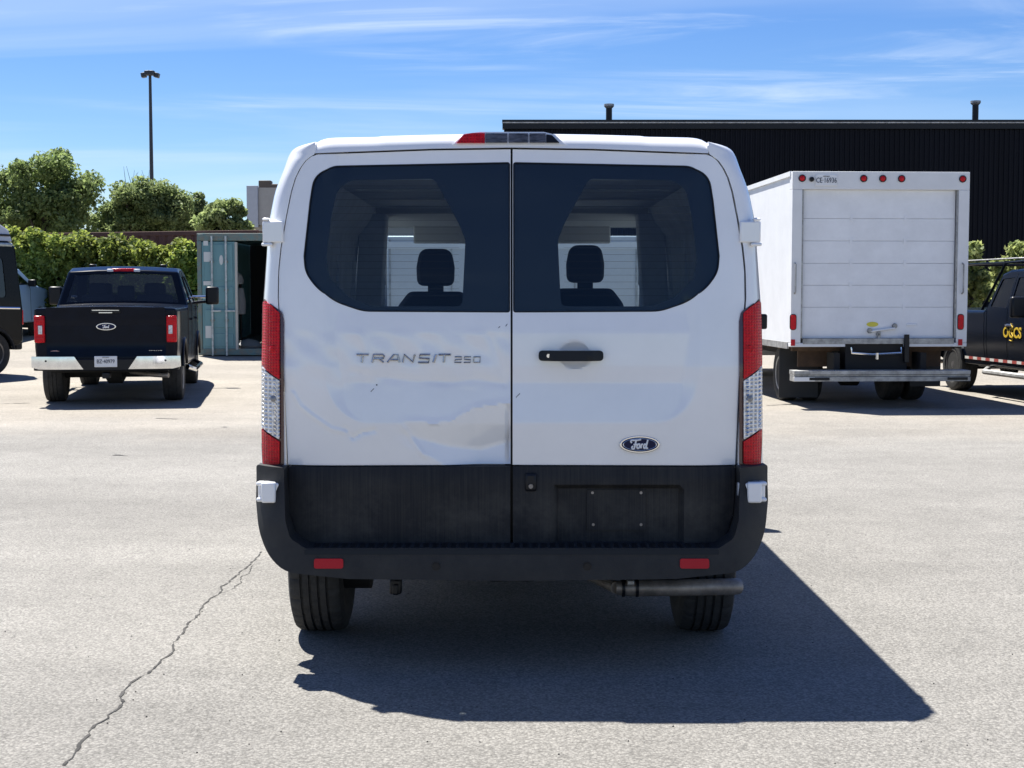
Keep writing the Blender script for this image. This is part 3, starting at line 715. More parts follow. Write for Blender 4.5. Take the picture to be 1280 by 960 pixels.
# tail lamps
TL = [(316.5, 377, 2), (311, 373.5, 3), (299, 381, 5), (287.0, 390, 7), (284.5, 402, 6), (284.2, 581.5, 2), (313.0, 583, 3), (316.8, 545, 6)]
for s in (-1, 1):
    def tl(L_, dy): return [vp(s*a, b) for a, b in rpoly(L_, 3)], (lambda x, z: (x, yp(x, z)-dy, z))
    o, f = tl(TL, .004)
    lamp = sheet(MB(), o, [], .025, f, rim=(0, .02, 0)).build('tail_lamp', M('lamp_housing', (.05, .004, .006), .25, coat=.6) if s < 0 else bpy.data.materials['lamp_housing'], van)
    for nm, mt, L_ in (('red_lens', red, [(315.6, 379, 2), (310.5, 376, 2), (299, 383, 3), (289.5, 391, 4), (289.5, 474, 1), (316, 456.5, 1)]),
                       ('clear_lens', clear, [(316, 458.5, 1), (289.5, 476, 1), (289.5, 549, 1), (315.2, 534, 1)]),
                       ('red_lens', red, [(315, 536.5, 1), (289.5, 551.5, 1), (289.5, 579.5, 2), (312, 581, 2)])):
        o, f = tl(L_, .012); sheet(MB(), o, [], .022, f, rim=(0, .012, 0)).build(nm, mt, lamp)
    for k in range(13):   # ribs of the clear reflector
        py = 479+k*5.2; w = 288+ (0 if True else 0); p0 = vp(s*293, py); p1 = vp(s*312, py-11)
        MB().tube([(p0[0], yp(*p0)-.0135, p0[1]), (p1[0], yp(*p1)-.0135, p1[1])], .0035, 5).build('lens_rib', chrome, lamp)
    p = vp(s*297, 498); MB().lathe([(-.022, 0), (-.018, .012), (0, .017)], (p[0], yp(*p), p[1]), 'y', 16).build('bulb', M('bulb_grey', (.25, .25, .26), .3, metal=.5) if s < 0 else bpy.data.materials['bulb_grey'], lamp)
    p = vp(s*297, 436); MB().lathe([(-.016, 0), (-.0145, .014), (0, .019)], (p[0], yp(*p), p[1]), 'y', 16).build('bulb', red, lamp)
p = vp(317, 403); MB().box((p[0]+.015, .42, p[1]), (.05, .05, .065)).build('door_catch', smooth_black, van, bevel=.008)
for s in (-1, 1):
    p = vp(s*311, 290); MB().box((p[0]+s*.01, .40, p[1]), (.012, .05, .03)).build('hinge_pin', smooth_black, van)
# bumper
def vb(off, py, Yl=0.): q_ = at(639.5+off, py, VY+Yl); return q_.x, q_.z
BO = [(0, 725, 0), (205, 722.5, 20), (284, 714, 60), (304, 694, 90), (316, 664, 120), (319.5, 625, 60), (319, 580, 3), (284.5, 584, 3), (284.5, 600, 8), (283, 650, 18), (277, 672, 14), (258, 684.5, 10), (0, 684.5, 0)]
HB = rpoly(BO, 4)
def bump_y(x, z):
    ax = abs(x); y = .02*sstep(.40, .60, z)+.050*sstep(.58, .82, z)
    y += .085*max(0, (ax-.86)/.17)**2.2
    return y
zlim = vb(0, 712)[1]
half = []
for a, b in HB:
    p = vb(a, b, .03)
    for _ in range(4): p = vb(a, b, bump_y(*p)+.02)
    half.append(p)
full = half+[(-x, z) for x, z in half[::-1] if abs(x) > .002]
bum = sheet(MB(), full, [], .03, lambda x, z: (x, bump_y(x, z), z), rim=lambda x, z: (0, max(.13, D(x, z)+.02-bump_y(x, z)), 0)).build('rear_bumper', M('bumper_plastic', (.020, .0205, .022), .6, col2=(.034, .034, .033), vscale=7, bump=.25, bscale=420, spec=.28), van, angle=45, bevel=0)
sheet(MB(), [vb(-258, 686, .03), vb(258, 686, .03), vb(258, 692, .03), vb(-258, 692, .03)], [], .1, lambda x, z: (x, bump_y(x, z)-.003, z), rim=(0, .003, 0)).build('step_edge', smooth_black, bum)
for s in (-1, 1):
    for nm, mt, L_, dy in (('reflector', red_refl, [(210.5, 698.5, 3), (247, 698.5, 3), (247, 710.5, 3), (210.5, 710.5, 3)], .006),):
        o = [vb(s*a, b, 0) for a, b in rpoly(L_, 3)]; sheet(MB(), o, [], .05, lambda x, z: (x, bump_y(x, z)-dy, z), rim=(0, .012, 0)).build(nm, mt, bum)
    p = vb(s*94.5, 708); MB().lathe([(-.005, 0), (-.005, .013), (-.002, .0135), (-.002, .017), (.01, .018)], (p[0], bump_y(*p), p[1]), 'y', 20).build('parking_sensor', smooth_black, bum)
    x, z = vb(s*236, 705); MB().box((s*.79, bump_y(.79, .5)-.0005, vb(0, 706)[1]), (.004, .004, .07)).build('bumper_joint', smooth_black, bum)
    # painted body behind the bumper ends
# tread strips of the step
stp = MB()
for k in range(44):
    x = -.80+k*1.6/43
    stp.box((x, .085, vb(0, 686.5, .03)[1]+.004), (.022, .10, .006))
tag(stp.build('step_tread', smooth_black, bum), kind='stuff')
# wheels, exhaust, underbody
van_wheels = []
for s in (-1, 1):
    wheel(van, s*.872, AX[0], .352, .235, s, tread=True)
    wheel(van, s*.872, AX[1], .352, .235, s)
    MB().lathe([(-.07, .16), (.05, .16), (.06, .05)], (s*.70, AX[0], .352), 'x', 24).build('brake_drum', blackvoid, van)
pe = [at(770, 734.5, 6.12), at(786, 735, 6.12), at(850, 734.5, 6.12), at(921, 733, 6.12), at(924, 733, 6.125)]
pe = [Vector((p.x, p.y-VY, p.z)) for p in pe]
ex = MB().tube(pe, [.030, .036, .036, .036, .033], 18).build('exhaust_pipe', exhaust, van)
MB().tube([pe[0], pe[0]+Vector((-.25, .5, .04))], .028, 12).build('pipe_bend', exhaust, ex)
for px in (779, 796):
    c = at(px, 734.5, 6.11); MB().lathe([(-.006, .041), (.006, .041)], (c.x, c.y-VY, c.z), 'x', 20).build('pipe_clamp', smooth_black, ex)
c = at(788, 727, 6.08); MB().box((c.x, c.y-VY, c.z), (.03, .06, .02)).build('hanger', dull_metal, ex, bevel=.004)
c = at(495, 732, 6.0); MB().box((c.x, c.y-VY, c.z), (.05, .06, .065)).box((c.x, c.y-VY-.02, c.z-.01), (.03, .03, .05)).build('tow_bracket', smooth_black, van, bevel=.008)
ub = MB().bx(-.86, .86, .35, 5.2, .44, .48)
ub.build('floor_pan', blackvoid, van)
MB().tube([(-.8, AX[0], .352), (-.15, AX[0], .352)], .05, 12).tube([(.15, AX[0], .352), (.8, AX[0], .352)], .05, 12).lathe([(-.16, .05), (-.1, .13), (.1, .13), (.16, .05)], (0, AX[0], .352), 'x', 20).build('rear_axle', blackvoid, van)
MB().lathe([(-.09, .30), (-.10, .24), (.1, .22), (.1, .30)], (.0, 1.75, .42), 'z', 24).build('spare_wheel', rubber, van)
for s in (-1, 1): MB().bx(s*.45-.05, s*.45+.05, .25, 4.8, .38, .46).build('chassis_rail', blackvoid, van)
for s in (-1, 1):
    for k in range(3): MB().tube([(s*.52, AX[0]-.75+k*.1, .46-k*.02), (s*.52, AX[0], .30+k*.012), (s*.52, AX[0]+.75-k*.1, .46-k*.02)], .016, 6).build('leaf_spring', blackvoid, van)
    MB().tube([(s*.40, AX[0]-.05, .32), (s*.34, AX[0]-.25, .62)], .03, 10).build('shock_absorber', exhaust, van)
# interior
for s in (-1, 1):
    lin = MB(); rows = []
    for y in (.42, 1.2, 2.2, 3.15):
        rows.append([(s*(xo(max(z, .8))-.07-(.05 if z > 1.9 else 0)), y, z) for z in (.5, .9, 1.3, 1.7, 1.9, 2.0, 2.08)])
    lin.grid(rows).build('side_lining', white_in, van)
    for k in range(4):
        y = .7+k*.75; MB().box((s*(xo(1.5)-.085), y, 1.35), (.03, .07, 1.4)).build('side_rib', white_in, van, bevel=.006)
    # B pillars with pale trim
    MB().prism([(3.08, .5), (3.28, .5), (3.28, 2.05), (3.08, 2.05)], lambda y, z: (s*(xo(max(z, .8))-.20), y, z), lambda y, z: (s*(xo(max(z, .8))-.04), y, z)).build('cab_pillar', white_in, van, bevel=.01)
    MB().tube([(s*(xo(1.8)-.12), 4.0, 1.85), (s*(xo(1.8)-.16), 3.98, 1.8), (s*(xo(1.8)-.16), 3.98, 1.62), (s*(xo(1.8)-.12), 4.0, 1.58)], .014, 8).build('grab_handle', smooth_black, van)
ce = MB(); ce.bx(-.93, .93, .345, 3.1, 2.085, 2.10); ce.build('ceiling', white_in, van)
for k in range(4): MB().box((0, .9+k*.7, 2.09), (1.6, .06, .03)).build('roof_rib', M('roof_rib_paint', (.5, .5, .5), .5) if k == 0 else bpy.data.materials['roof_rib_paint'], van)
MB().prism([(3.1, 2.12), (3.9, 2.06), (3.95, 2.0), (3.1, 2.05)], lambda y, z: (-.84, y, z), lambda y, z: (.84, y, z)).build('headliner', M('headliner_grey', (.55, .53, .5), .9), van)
for s in (-1, 1): MB().box((s*.40, 3.86, 1.965), (.52, .03, .15)).build('sun_visor', M('visor_grey', (.6, .58, .55), .9), van, bevel=.012)
MB().bx(-.88, .88, .3, 3.3, .5, .53).build('cargo_floor', M('grey_floor', (.06, .06, .065), .7), van)
MB().prism([(4.05, .7), (4.05, 1.28), (4.35, 1.40), (4.7, 1.36), (4.75, .7)], lambda y, z: (-.9, y, z), lambda y, z: (.9, y, z)).build('dashboard', smooth_black, van, bevel=.02)
for px, y0, pz in ((544.5, 311, 357.5), (731.5, 306.5, 353.5)):
    c0 = at(px, y0, 9.15); c1 = at(px, pz, 9.15); x = c0.x
    st = MB().prism(rpoly([(x-.27, .95, .05), (x-.25, c1.z-.14, .1), (x-.17, c1.z-.035, .06), (x+.17, c1.z-.035, .06), (x+.25, c1.z-.14, .1), (x+.27, .95, .05)], 4), lambda u, v: (u, 3.40, v), lambda u, v: (u, 3.56, v)).bx(x-.26, x+.26, 3.5, 4.0, .8, .98)
    so = st.build('seat', fabric, van, bevel=.03)
    MB().prism(rpoly([(x-.118, c1.z, .05), (x-.122, c1.z+.12, .1), (x-.10, c0.z, .07), (x+.10, c0.z, .07), (x+.122, c1.z+.12, .1), (x+.118, c1.z, .05)], 5), lambda u, v: (u, 3.40, v), lambda u, v: (u, 3.50, v)).build('headrest', fabric, so, bevel=.025)
    MB().box((x, 3.46, c1.z-.02), (.10, .05, .07)).build('headrest_post', smooth_black, so)
st = MB().tube([(-.42+.19*math.cos(2*math.pi*k/24), 4.0+.07*math.sin(2*math.pi*k/24), 1.33+.17*math.sin(2*math.pi*k/24)) for k in range(24)], .016, 8, closed=True); st.build('steering_wheel', smooth_black, van)
for s in (-1, 1):   # door mirrors
    MB().box((s*1.20, 4.15, 1.45), (.18, .10, .34)).tube([(s*1.0, 4.2, 1.35), (s*1.13, 4.16, 1.38)], .03, 8).build('door_mirror', plastic, van, bevel=.03)
    MB().box((s*.72, 5.36, .95), (.36, .12, .18)).build('headlamp', clear, van, bevel=.03)

# ------------------------------------------------------------------ pickups
dark_rim = M('dark_rim', (.16, .16, .17), .3, metal=.8)
def pickup(name, loc, rz, label, mat, cab, H=1.97, bed_z=1.36, rack=False, chrome_bumper=True):
    t = empty(name, loc, rz, label, 'pickup truck')
    ext = cab == 'extended'
    ax0, ax1 = 1.22, 4.98
    cy = 2.35 if not ext else 2.5  # where the cab starts
    def wf(y, z):
        w = .985
        if z < .85: w -= .03*(.85-z)/.4
        if z > bed_z+.02: w -= (z-bed_z-.02)*.30
        if y > 4.9: w -= .10*((y-4.9)/1.0)**2
        if y < .5: w -= .04*((.5-y)/.4)**2
        return w
    cz = bed_z+.03
    ol = [(.15, .62, .03), (.13, bed_z, .03), (cy-.06, bed_z+.005), (cy, cz), (cy+.24, H-.07, .06), (cy+.5, H-.01, .2), (cy+1.25, H+.0, .3), (cy+1.65, H-.07, .08), (cy+2.45, bed_z+.06), (5.55, bed_z-.06, .2), (5.85, bed_z-.22, .1), (5.88, .62, .05), (5.75, .48)]
    ol += [(ax1+.47, .46)]+arc(ax1, .42, .47, 15, 165, 8)+[(ax1-.47, .44), (ax0+.47, .44)]+arc(ax0, .42, .47, 15, 165, 8)+[(ax0-.47, .5)]
    zb, zt = bed_z+.045, H-.13
    if ext: wins = [('quarter_window', [(cy+.16, zb+.02, .03), (cy+.30, zt-.02, .04), (cy+.72, zt, .02), (cy+.72, zb, .02)]), ('side_window', [(cy+.84, zb, .02), (cy+.84, zt, .03), (cy+1.45, zt-.01, .06), (cy+2.0, zb+.02, .04)])]
    else: wins = [('side_window', [(cy+.14, zb+.02, .03), (cy+.30, zt-.02, .04), (cy+.92, zt, .02), (cy+.92, zb, .02)]), ('side_window', [(cy+1.04, zb, .02), (cy+1.04, zt, .03), (cy+1.5, zt-.01, .06), (cy+2.1, zb+.02, .04)])]
    d0 = cy+.06; dm = cy+(.78 if ext else .98); d1 = cy+2.15
    seams = [[(dm, zt+.05), (dm, .55)], [(d1, bed_z), (d1, .55)], [(d0, bed_z), (d0, .55)], [(cy-.03, bed_z-.01), (cy-.03, .55)]]
    profile_body(t, ol, wf, .05, wins, {3: 'rear_window', 7: 'windshield'}, crown=.03, spc=.14, mat=mat, gmat=glass_mid if not ext else glass_dark, seams=seams, margin=.07)
    for s in (-1, 1):
        for y in (ax0, ax1): wheel(t, s*.83, y, .415, .28, s, rim_mat=dull_metal if not ext else dark_rim, spokes=6 if not ext else 8)
        for y in (dm-.16, d1-.0) if not ext else ((dm+.20),): MB().box((s*(wf(y-.1, 1.12)+.012), y-.12, bed_z-.20), (.035, .2, .035)).build('door_handle', chrome if ext else mat, t, bevel=.008)
        # mirrors
        ym = cy+(1.95 if not ext else 1.75); zm = bed_z+(.17 if not ext else .07)
        mi = MB().box((s*1.27, ym, zm), (.22, .11, .30)).build('door_mirror', smooth_black, t, bevel=.035)
        MB().tube([(s*.93, ym+.02, zm-.02), (s*1.2, ym, zm-.02)], .022, 8).build('mirror_arm', chrome, mi)
        MB().tube([(s*.93, ym+.02, zm-.12), (s*1.2, ym, zm-.10)], .025, 8).build('mirror_arm', smooth_black, mi)
        # wheel arch lips
        for y in (ax0, ax1):
            MB().tube([(s*(wf(y, .9)+.006), a_, b_) for a_, b_ in arc(y, .42, .485, 12, 168, 14)], .024, 6).build('arch_lip', smooth_black, t)
        MB().tube([(s*.96, cy+.1, .42), (s*1.06, cy+.2, .38), (s*1.06, cy+2.0, .38), (s*.96, cy+2.1, .42)], .042, 8).build('running_board', dull_metal if ext else chrome, t)
    # tailgate, lamps, bumper
    tg = sheet(MB(), rpoly([(-.80, .66, .02), (-.80, bed_z+.012, .03), (.80, bed_z+.012, .03), (.80, .66, .02)]), [], .08,
               lambda x, z: (x, .115+.028*sstep(1.19, 1.14, z)*sstep(.70, .80, z)-.012*sstep(1.28, 1.35, z), z), rim=(0, .04, 0)).build('tailgate', mat, t, angle=50)
    MB().box((0, .098, bed_z-.045), (.40, .03, .05)).build('tailgate_handle', smooth_black, tg, bevel=.01)
    MB().box((0, .085, bed_z-.030), (.36, .012, .008)).build('handle_trim', chrome, tg); MB().box((0, .085, bed_z-.062), (.18, .012, .012)).build('handle_trim', chrome, tg)
    if not ext:
        oval((0, 1.105), .135, .053, .142, .120).build('badge', chrome, tg, bevel=.004); oval((0, 1.105), .118, .040, .121, .116).build('badge_field', blue_badge, tg); script(tg, (0, 1.105), .115, .038, chrome)
        oval((-.69, .755), .072, .022, .150, .136, 20).build('sticker', M('pink_sticker', (.62, .38, .34), .5), tg)
        text('ECOBOOST', .045, T(.66, .138, .755) @ FACE_REAR, chrome, tg, 'chrome_lettering', sx=.75)
        # third brake light and its white cargo lamps
        bl_ = MB().box((0, cy+.255, H-.045), (.36, .05, .05), Matrix.Rotation(R(-10), 3, 'X')).build('brake_light', red, t, bevel=.01)
        for s in (-1, 1): MB().box((s*.20, cy+.250, H-.05), (.10, .05, .048)).build('cargo_lamp', plate_white, bl_, bevel=.012)
        for s in (-1, 1): MB().box((s*.55, cy+1.0, H+.035), (.10, .18, .05)).build('roof_marker', smooth_black, t, bevel=.015)
    for s in (-1, 1):
        zt_, zb_ = bed_z-.10, .885
        lm = MB().box((s*.885, .155, (zt_+zb_)/2), (.14, .13, zt_-zb_)).build('tail_lamp', red, t, bevel=.018)
        MB().box((s*.872, .086, (zt_+zb_)/2-.01), (.055, .012, .12)).build('reversing_lamp', clear, lm, bevel=.004)
        for k in (0, 1): MB().box((s*.885, .087, zb_+.06+k*.25), (.10, .010, .018)).build('lens_bar', red_refl, lm)
    bp = smooth_black
    bm_ = MB().prism(rpoly([(-.98, .26, .05), (-.98, .10, .09), (-.6, .02, .1), (.6, .02, .1), (.98, .10, .09), (.98, .26, .05)], 4), lambda x, y: (x, y, .50), lambda x, y: (x, y, .66)).build('rear_bumper', bp, t, bevel=.01)
    if chrome_bumper:
        for s in (-1, 1):
            def by(x): return .03+.10*max(0, (abs(x)-.58)/.42)**1.6
            sheet(MB(), [(s*.30, .52), (s*.42, .695), (s*1.0, .695), (s*1.0, .545), (s*.9, .52)], [], .06, lambda x, z: (x, by(x)-.02+.05*abs(z-.60), z), rim=(0, .05, 0)).build('bumper_chrome', chrome, bm_, angle=40)
            MB().lathe([(-.004, 0), (-.004, .014), (.01, .015)], (s*.80, by(.80)-.018, .635), 'y', 12).build('parking_sensor', smooth_black, bm_)
        pl = MB().box((0, .015, .625), (.305, .012, .152)).build('license_plate', plate_white, t, bevel=.006)
        text('BZ·40979', .078, T(0, .006, .625) @ FACE_REAR, plate_ink, pl, 'plate_number', sx=.78); text('ONTARIO', .02, T(0, .006, .683) @ FACE_REAR, plate_ink, pl, 'plate_province')
    MB().tube([(.25, .9, .44), (.55, .45, .42), (.75, .20, .42), (.83, .17, .42)], .035, 12).build('exhaust_pipe', exhaust, t)
    MB().bx(-.8, .8, .5, 5.5, .45, .50).build('floor_pan', blackvoid, t)
    MB().tube([(-.75, ax0, .40), (.75, ax0, .40)], .06, 10).lathe([(-.15, .06), (-.1, .15), (.1, .15), (.15, .06)], (0, ax0, .40), 'x', 16).build('rear_axle', blackvoid, t)
    MB().box((0, .12, .43), (.10, .25, .08)).build('tow_receiver', smooth_black, t, bevel=.01)
    # seats
    for s in (-.42, .42):
        for y in (cy+.55, cy+1.25) if not ext else (cy+1.1,):
            MB().box((s, y, 1.25), (.5, .15, .6)).box((s, y, 1.63), (.28, .1, .2)).build('seat', fabric, t, bevel=.05)
    if not ext: MB().box((0, cy+.55, 1.58), (.26, .1, .22)).build('headrest', fabric, t, bevel=.04)
    MB().box((0, cy+2.1, 1.25), (1.6, .5, .3)).build('dashboard', smooth_black, t, bevel=.05)
    if rack:
        rk = MB()
        for s in (-1, 1):
            rk.tube([(s*.80, 1.95, bed_z), (s*.72, cy+.12, H+.10), (s*.72, 4.1, H+.13)], .022, 6)
            rk.tube([(s*.80, .5, bed_z), (s*.78, .5, H+.10), (s*.72, cy+.12, H+.10)], .018, 6)
        for y in (.5, cy+.12, 3.4, 4.1): rk.tube([(-.74, y, H+.11), (.74, y, H+.11)], .024, 6)
        rk.build('ladder_rack', smooth_black, t)
        for s in (-1, 1): MB().tube([(s*.80, .5, H+.16), (s*.72, 3.0, H+.16), (s*.6, 4.2, H+.15)], .012, 5).build('rack_rail', dull_metal, t)
    return t, wf, cy
pk1, wf1, _ = pickup('pickup_truck', (-5.60, 19.55, 0), R(9.5), 'black crew cab pickup truck with chrome rear bumper parked by the green hedge', black_gloss, 'crew')
pk2, wf2, cy2 = pickup('pickup_truck', (7.99, 24.3, 0), R(185), 'black extended cab pickup truck with ladder rack and yellow door lettering', black_gloss, 'extended', H=1.93, bed_z=1.30, rack=True, chrome_bumper=False)
# door lettering and reflective tape on the right pickup (its right side faces the camera)
def side_m(y, z, off=.008): # right side of the local frame: x positive
    return T(wf2(y, z)+off, y, z) @ Matrix.Rotation(R(90), 4, 'Z') @ Matrix.Rotation(R(90), 4, 'X')
text('OGCS', .215, side_m(cy2+.98, .985), yellow, pk2, 'door_lettering', sx=1.05, bold=.005)
MB().tube([(wf2(cy2+1.2, z)+.01, y, z) for y, z in ((cy2+.88, 1.08), (cy2+.94, 1.12), (cy2+1.0, 1.07), (cy2+.95, 1.0), (cy2+1.02, .94), (cy2+.98, .87), (cy2+.90, .88))], .008, 5).build('door_swirl', yellow, pk2)
redm = M('tape_red', (.34, .06, .05), .4); whm = M('tape_white', (.62, .6, .56), .4)
for k in range(18):
    y = 1.74+k*.155
    if y > 4.4: break
    MB().box((wf2(y, .56)+.004, y+.0775, .56), (.004, .152, .042)).build('reflective_tape', (whm, redm)[k % 2], pk2)
MB().box((wf2(cy2+.9, 1.45)-.005, cy2+.80, 1.42), (.006, .06, .10)).build('sticker', white_flat, pk2)

# ------------------------------------------------------------------ box truck
bt = empty('box_truck', (5.03, 19.45, 0), R(3), 'white box truck with roll up rear door and grey step bumper', 'truck')
boxwhite = M('box_panel_white', (.68, .69, .70), .5, var=.05, vscale=2.5, bump=.03, bscale=30)
doorwhite = M('roller_door_white', (.74, .755, .78), .5, var=.05, vscale=4, bump=.04, bscale=40)
TX = -.05
def bz(py): return at(1100, py, 19.45).z
def bxp(px): return (px-1100)/FPX*19.45
ztop, zbot = bz(214.5), bz(433.5)
x0, x1 = bxp(988), bxp(1211.5)
zd0, zd1, xd0, xd1 = bz(423), bz(237), bxp(1000.5), bxp(1198)
cb = MB().bx(x0+.01, x1-.01, .16, 6.1, zbot+.02, ztop-.01).build('cargo_box', boxwhite, bt, bevel=.02)
fr = MB().bx(x0, x1, 0, .155, zd1, ztop).bx(x0, xd0, 0, .155, zbot+.055, zd1-.0015).bx(xd1, x1, 0, .155, zbot+.055, zd1-.0015).bx(x0, xd0+.62, 0, .155, zbot, zbot+.053).bx(xd1-.73, x1, 0, .155, zbot, zbot+.053)
fr.build('rear_frame', boxwhite, bt, bevel=.006)
for s, xx in ((-1, x0), (1, x1)):
    MB().bx(xx-.012, xx+.012, .10, 6.1, ztop-.06, ztop+.008).build('roof_rail', dull_metal if s > 0 else boxwhite, bt)
    MB().bx(xx-.015, xx+.015, .15, 6.1, zbot-.03, zbot+.06).build('side_rail', dull_metal, bt)
for s, xx in ((0, xd0), (1, xd1)): MB().bx(xx-.02, xx+.025 if s == 0 else xx+.02, .02, .06, zd0, zd1).build('door_track', dull_metal, bt, bevel=.004)
ysl = [237, 273, 301, 329, 356.5, 384, 423]
for a, b in zip(ysl, ysl[1:]):
    MB().bx(xd0+.027, xd1-.022, .072, .11, bz(b)+.0015, bz(a)-.0015).build('door_panel', doorwhite, bt, bevel=.003)
for xx in (xd0+.7, xd0+1.45):
    for b in ysl[1:-1]: MB().box((xx, .068, bz(b)), (.035, .008, .08)).build('panel_hinge', doorwhite, bt)
MB().bx(xd0+.03, xd1-.03, -.005, .15, bz(430), bz(423)).build('sill', dull_metal, bt, bevel=.004)
def marker(px, py, r, nm='marker_lamp'):
    c = (bxp(px), bz(py))
    lm = MB().lathe([(-.028, 0), (-.024, r*.5), (-.012, r*.8), (.005, r*.8)], (c[0], 0, c[1]), 'y', 18).build(nm, red, bt)
    MB().lathe([(-.014, r*.80), (-.018, r), (.005, r*1.02)], (c[0], 0, c[1]), 'y', 18).build('lamp_rim', smooth_black, lm)
for px in (999.8, 1077, 1101, 1124.7, 1202): marker(px, 223.3, .049)
for px in (990.8, 1203):
    c = (bxp(px), bz(402.5))
    lm = MB().prism(rpoly([(c[0]-.038, c[1]-.10, .037), (c[0]+.038, c[1]-.10, .037), (c[0]+.038, c[1]+.10, .037), (c[0]-.038, c[1]+.10, .037)], 6), lambda x, z: (x, -.02, z), lambda x, z: (x, .01, z)).build('tail_lamp', red, bt, bevel=.006)
    MB().prism(rpoly([(c[0]-.046, c[1]-.11, .044), (c[0]+.046, c[1]-.11, .044), (c[0]+.046, c[1]+.11, .044), (c[0]-.046, c[1]+.11, .044)], 6), lambda x, z: (x, -.008, z), lambda x, z: (x, .01, z)).build('lamp_rim', smooth_black, lm)
    MB().box((c[0], -.006, bz(428)), (.055, .012, .085)).build('reflector', red_refl, bt)
    gx = c[0]+(.015 if px < 1100 else .012)
    MB().tube([(gx, 0, bz(367)), (gx, -.05, bz(365)), (gx, -.05, bz(331)), (gx, 0, bz(329))], .011, 8).build('grab_handle', dull_metal, bt)
pl = MB().box((bxp(1030), -.008, bz(225.8)), (.30, .012, .15)).build('license_plate', plate_white, bt, bevel=.005)
text('CE·16936', .098, T(bxp(1030), -.017, bz(226)) @ FACE_REAR, plate_ink, pl, 'plate_number', sx=.74)
text('ONTARIO', .02, T(bxp(1030), -.017, bz(220.8)) @ FACE_REAR, plate_ink, pl, 'plate_province')
MB().lathe([(-.04, 0), (-.03, .03), (0, .035)], (bxp(1011.7), 0, bz(224.5)), 'y', 12).build('plate_lamp', smooth_black, bt)
# latch, stickers
la = MB().tube([(bxp(1090), .045, bz(414.5)), (bxp(1100), .04, bz(413)), (bxp(1121), .04, bz(410.5))], .016, 10).build('door_latch', boxwhite, bt)
for px, py, r in ((1089.5, 413.5, .036), (1121, 407.5, .036), (1100, 418, .026)): MB().lathe([(.03, 0), (.03, r*.8), (.05, r), (.075, r)], (bxp(px), 0, bz(py)), 'y', 16).build('latch_plate', dull_metal, la)
MB().box((bxp(1101), .05, bz(419)), (.045, .04, .10)).build('latch_hasp', dull_metal, la, bevel=.005)
oval((bxp(1093), bz(405.5)), .082, .034, .071, .066, 20).build('sticker', M('yellow_sticker', (.62, .55, .06), .5), bt)
MB().box((bxp(1143), .066, bz(406)), (.14, .012, .035)).build('pull_handle', doorwhite, bt, bevel=.006)
# under the box
MB().bx(bxp(1058), bxp(1136), .02, .5, bz(462), bz(430)).build('ramp_housing', blackvoid, bt)
gm = MB().tube([(bxp(1064), -.03, bz(434)), (bxp(1064), -.04, bz(441)), (bxp(1090), -.04, bz(443)), (bxp(1127), -.04, bz(441)), (bxp(1127), -.03, bz(434))], .018, 8).tube([(bxp(1096), -.04, bz(441)), (bxp(1096), -.04, bz(449))], .025, 8)
gm.build('ramp_pull', chrome, bt)
MB().bx(bxp(1131), bxp(1137), -.05, .0-.004, bz(453), bz(418)).build('ramp_catch', smooth_black, bt, bevel=.006)
for s in (-1, 1): MB().bx(s*.43-.05, s*.43+.05, .3, 7.6, .60, zbot-.07).build('chassis_rail', blackvoid, bt)
for k in range(8): MB().bx(x0+.1, x1-.1, .3+k*.7, .40+k*.7, zbot-.068, zbot+.01).build('cross_member', rust, bt)
for a_, b_ in ((x0+.22, x0+.70), (x1-.75, x1-.2)): MB().bx(a_, b_, .45, .50, .54, zbot-.07).build('rear_gusset', rust, bt)
def yb_(py): return at(1100, py, 19.2).z
bb = MB().bx(x0-.02, x1-.05, -.30, -.02, yb_(468), yb_(463)).bx(x0-.02, x1-.05, -.28, -.05, yb_(470.5), yb_(468)-.002).bx(x0-.02, x1-.05, -.30, -.05, yb_(476.5), yb_(470.5)-.002)
bb = bb.build('step_bumper', dull_metal, bt, bevel=.004)
MB().bx(x0-.021, x0+.26, -.304, -.302, yb_(476), yb_(471)).build('reflective_tape', plate_white, bb)
for a, b in ((1005, 1030), (1178, 1203)): MB().bx(bxp(a), bxp(b), -.31, -.302, yb_(474.8), yb_(471.5)).build('rubber_pad', smooth_black, bb)
for s in (-1, 1): MB().bx(s*.6-.04, s*.6+.04, -.06, .3, .44, .75).build('bumper_bracket', blackvoid, bt)
flapm = M('mud_flap_rubber', (.015, .016, .018), .6)
MB().bx(x0+.02, x0+.58, .72, .735, .09, zbot-.05).build('mud_flap', flapm, bt)
MB().bx(x1-.54, x1-.10, .72, .735, .24, zbot-.05).build('mud_flap', flapm, bt)
for s in (-1, 1):
    for xx in (.60, .92): wheel(bt, s*xx, 1.42, .40, .24, s, spokes=0)
    wheel(bt, s*.92, 6.95, .40, .24, s, spokes=5)
MB().tube([(-.9, 1.42, .40), (.9, 1.42, .40)], .07, 10).lathe([(-.2, .07), (-.12, .19), (.12, .19), (.2, .07)], (0, 1.42, .40), 'x', 18).build('rear_axle', blackvoid, bt)
profile_body(bt, [(6.25, .6), (6.25, 2.1, .15), (7.0, 2.12, .15), (7.55, 1.45), (8.3, 1.25, .2), (8.5, .6, .1), (8.4, .45)]+arc(6.95, .4, .46, 5, 175, 8),
             lambda y, z: 1.0-(max(0, z-1.4)*.2), .06, [('side_window', [(6.5, 1.45, .05), (6.5, 1.95, .05), (6.95, 1.95, .05), (7.35, 1.45, .05)])], {2: 'windshield'}, mat=white, gmat=glass_dark, name='cab', crown=.03)

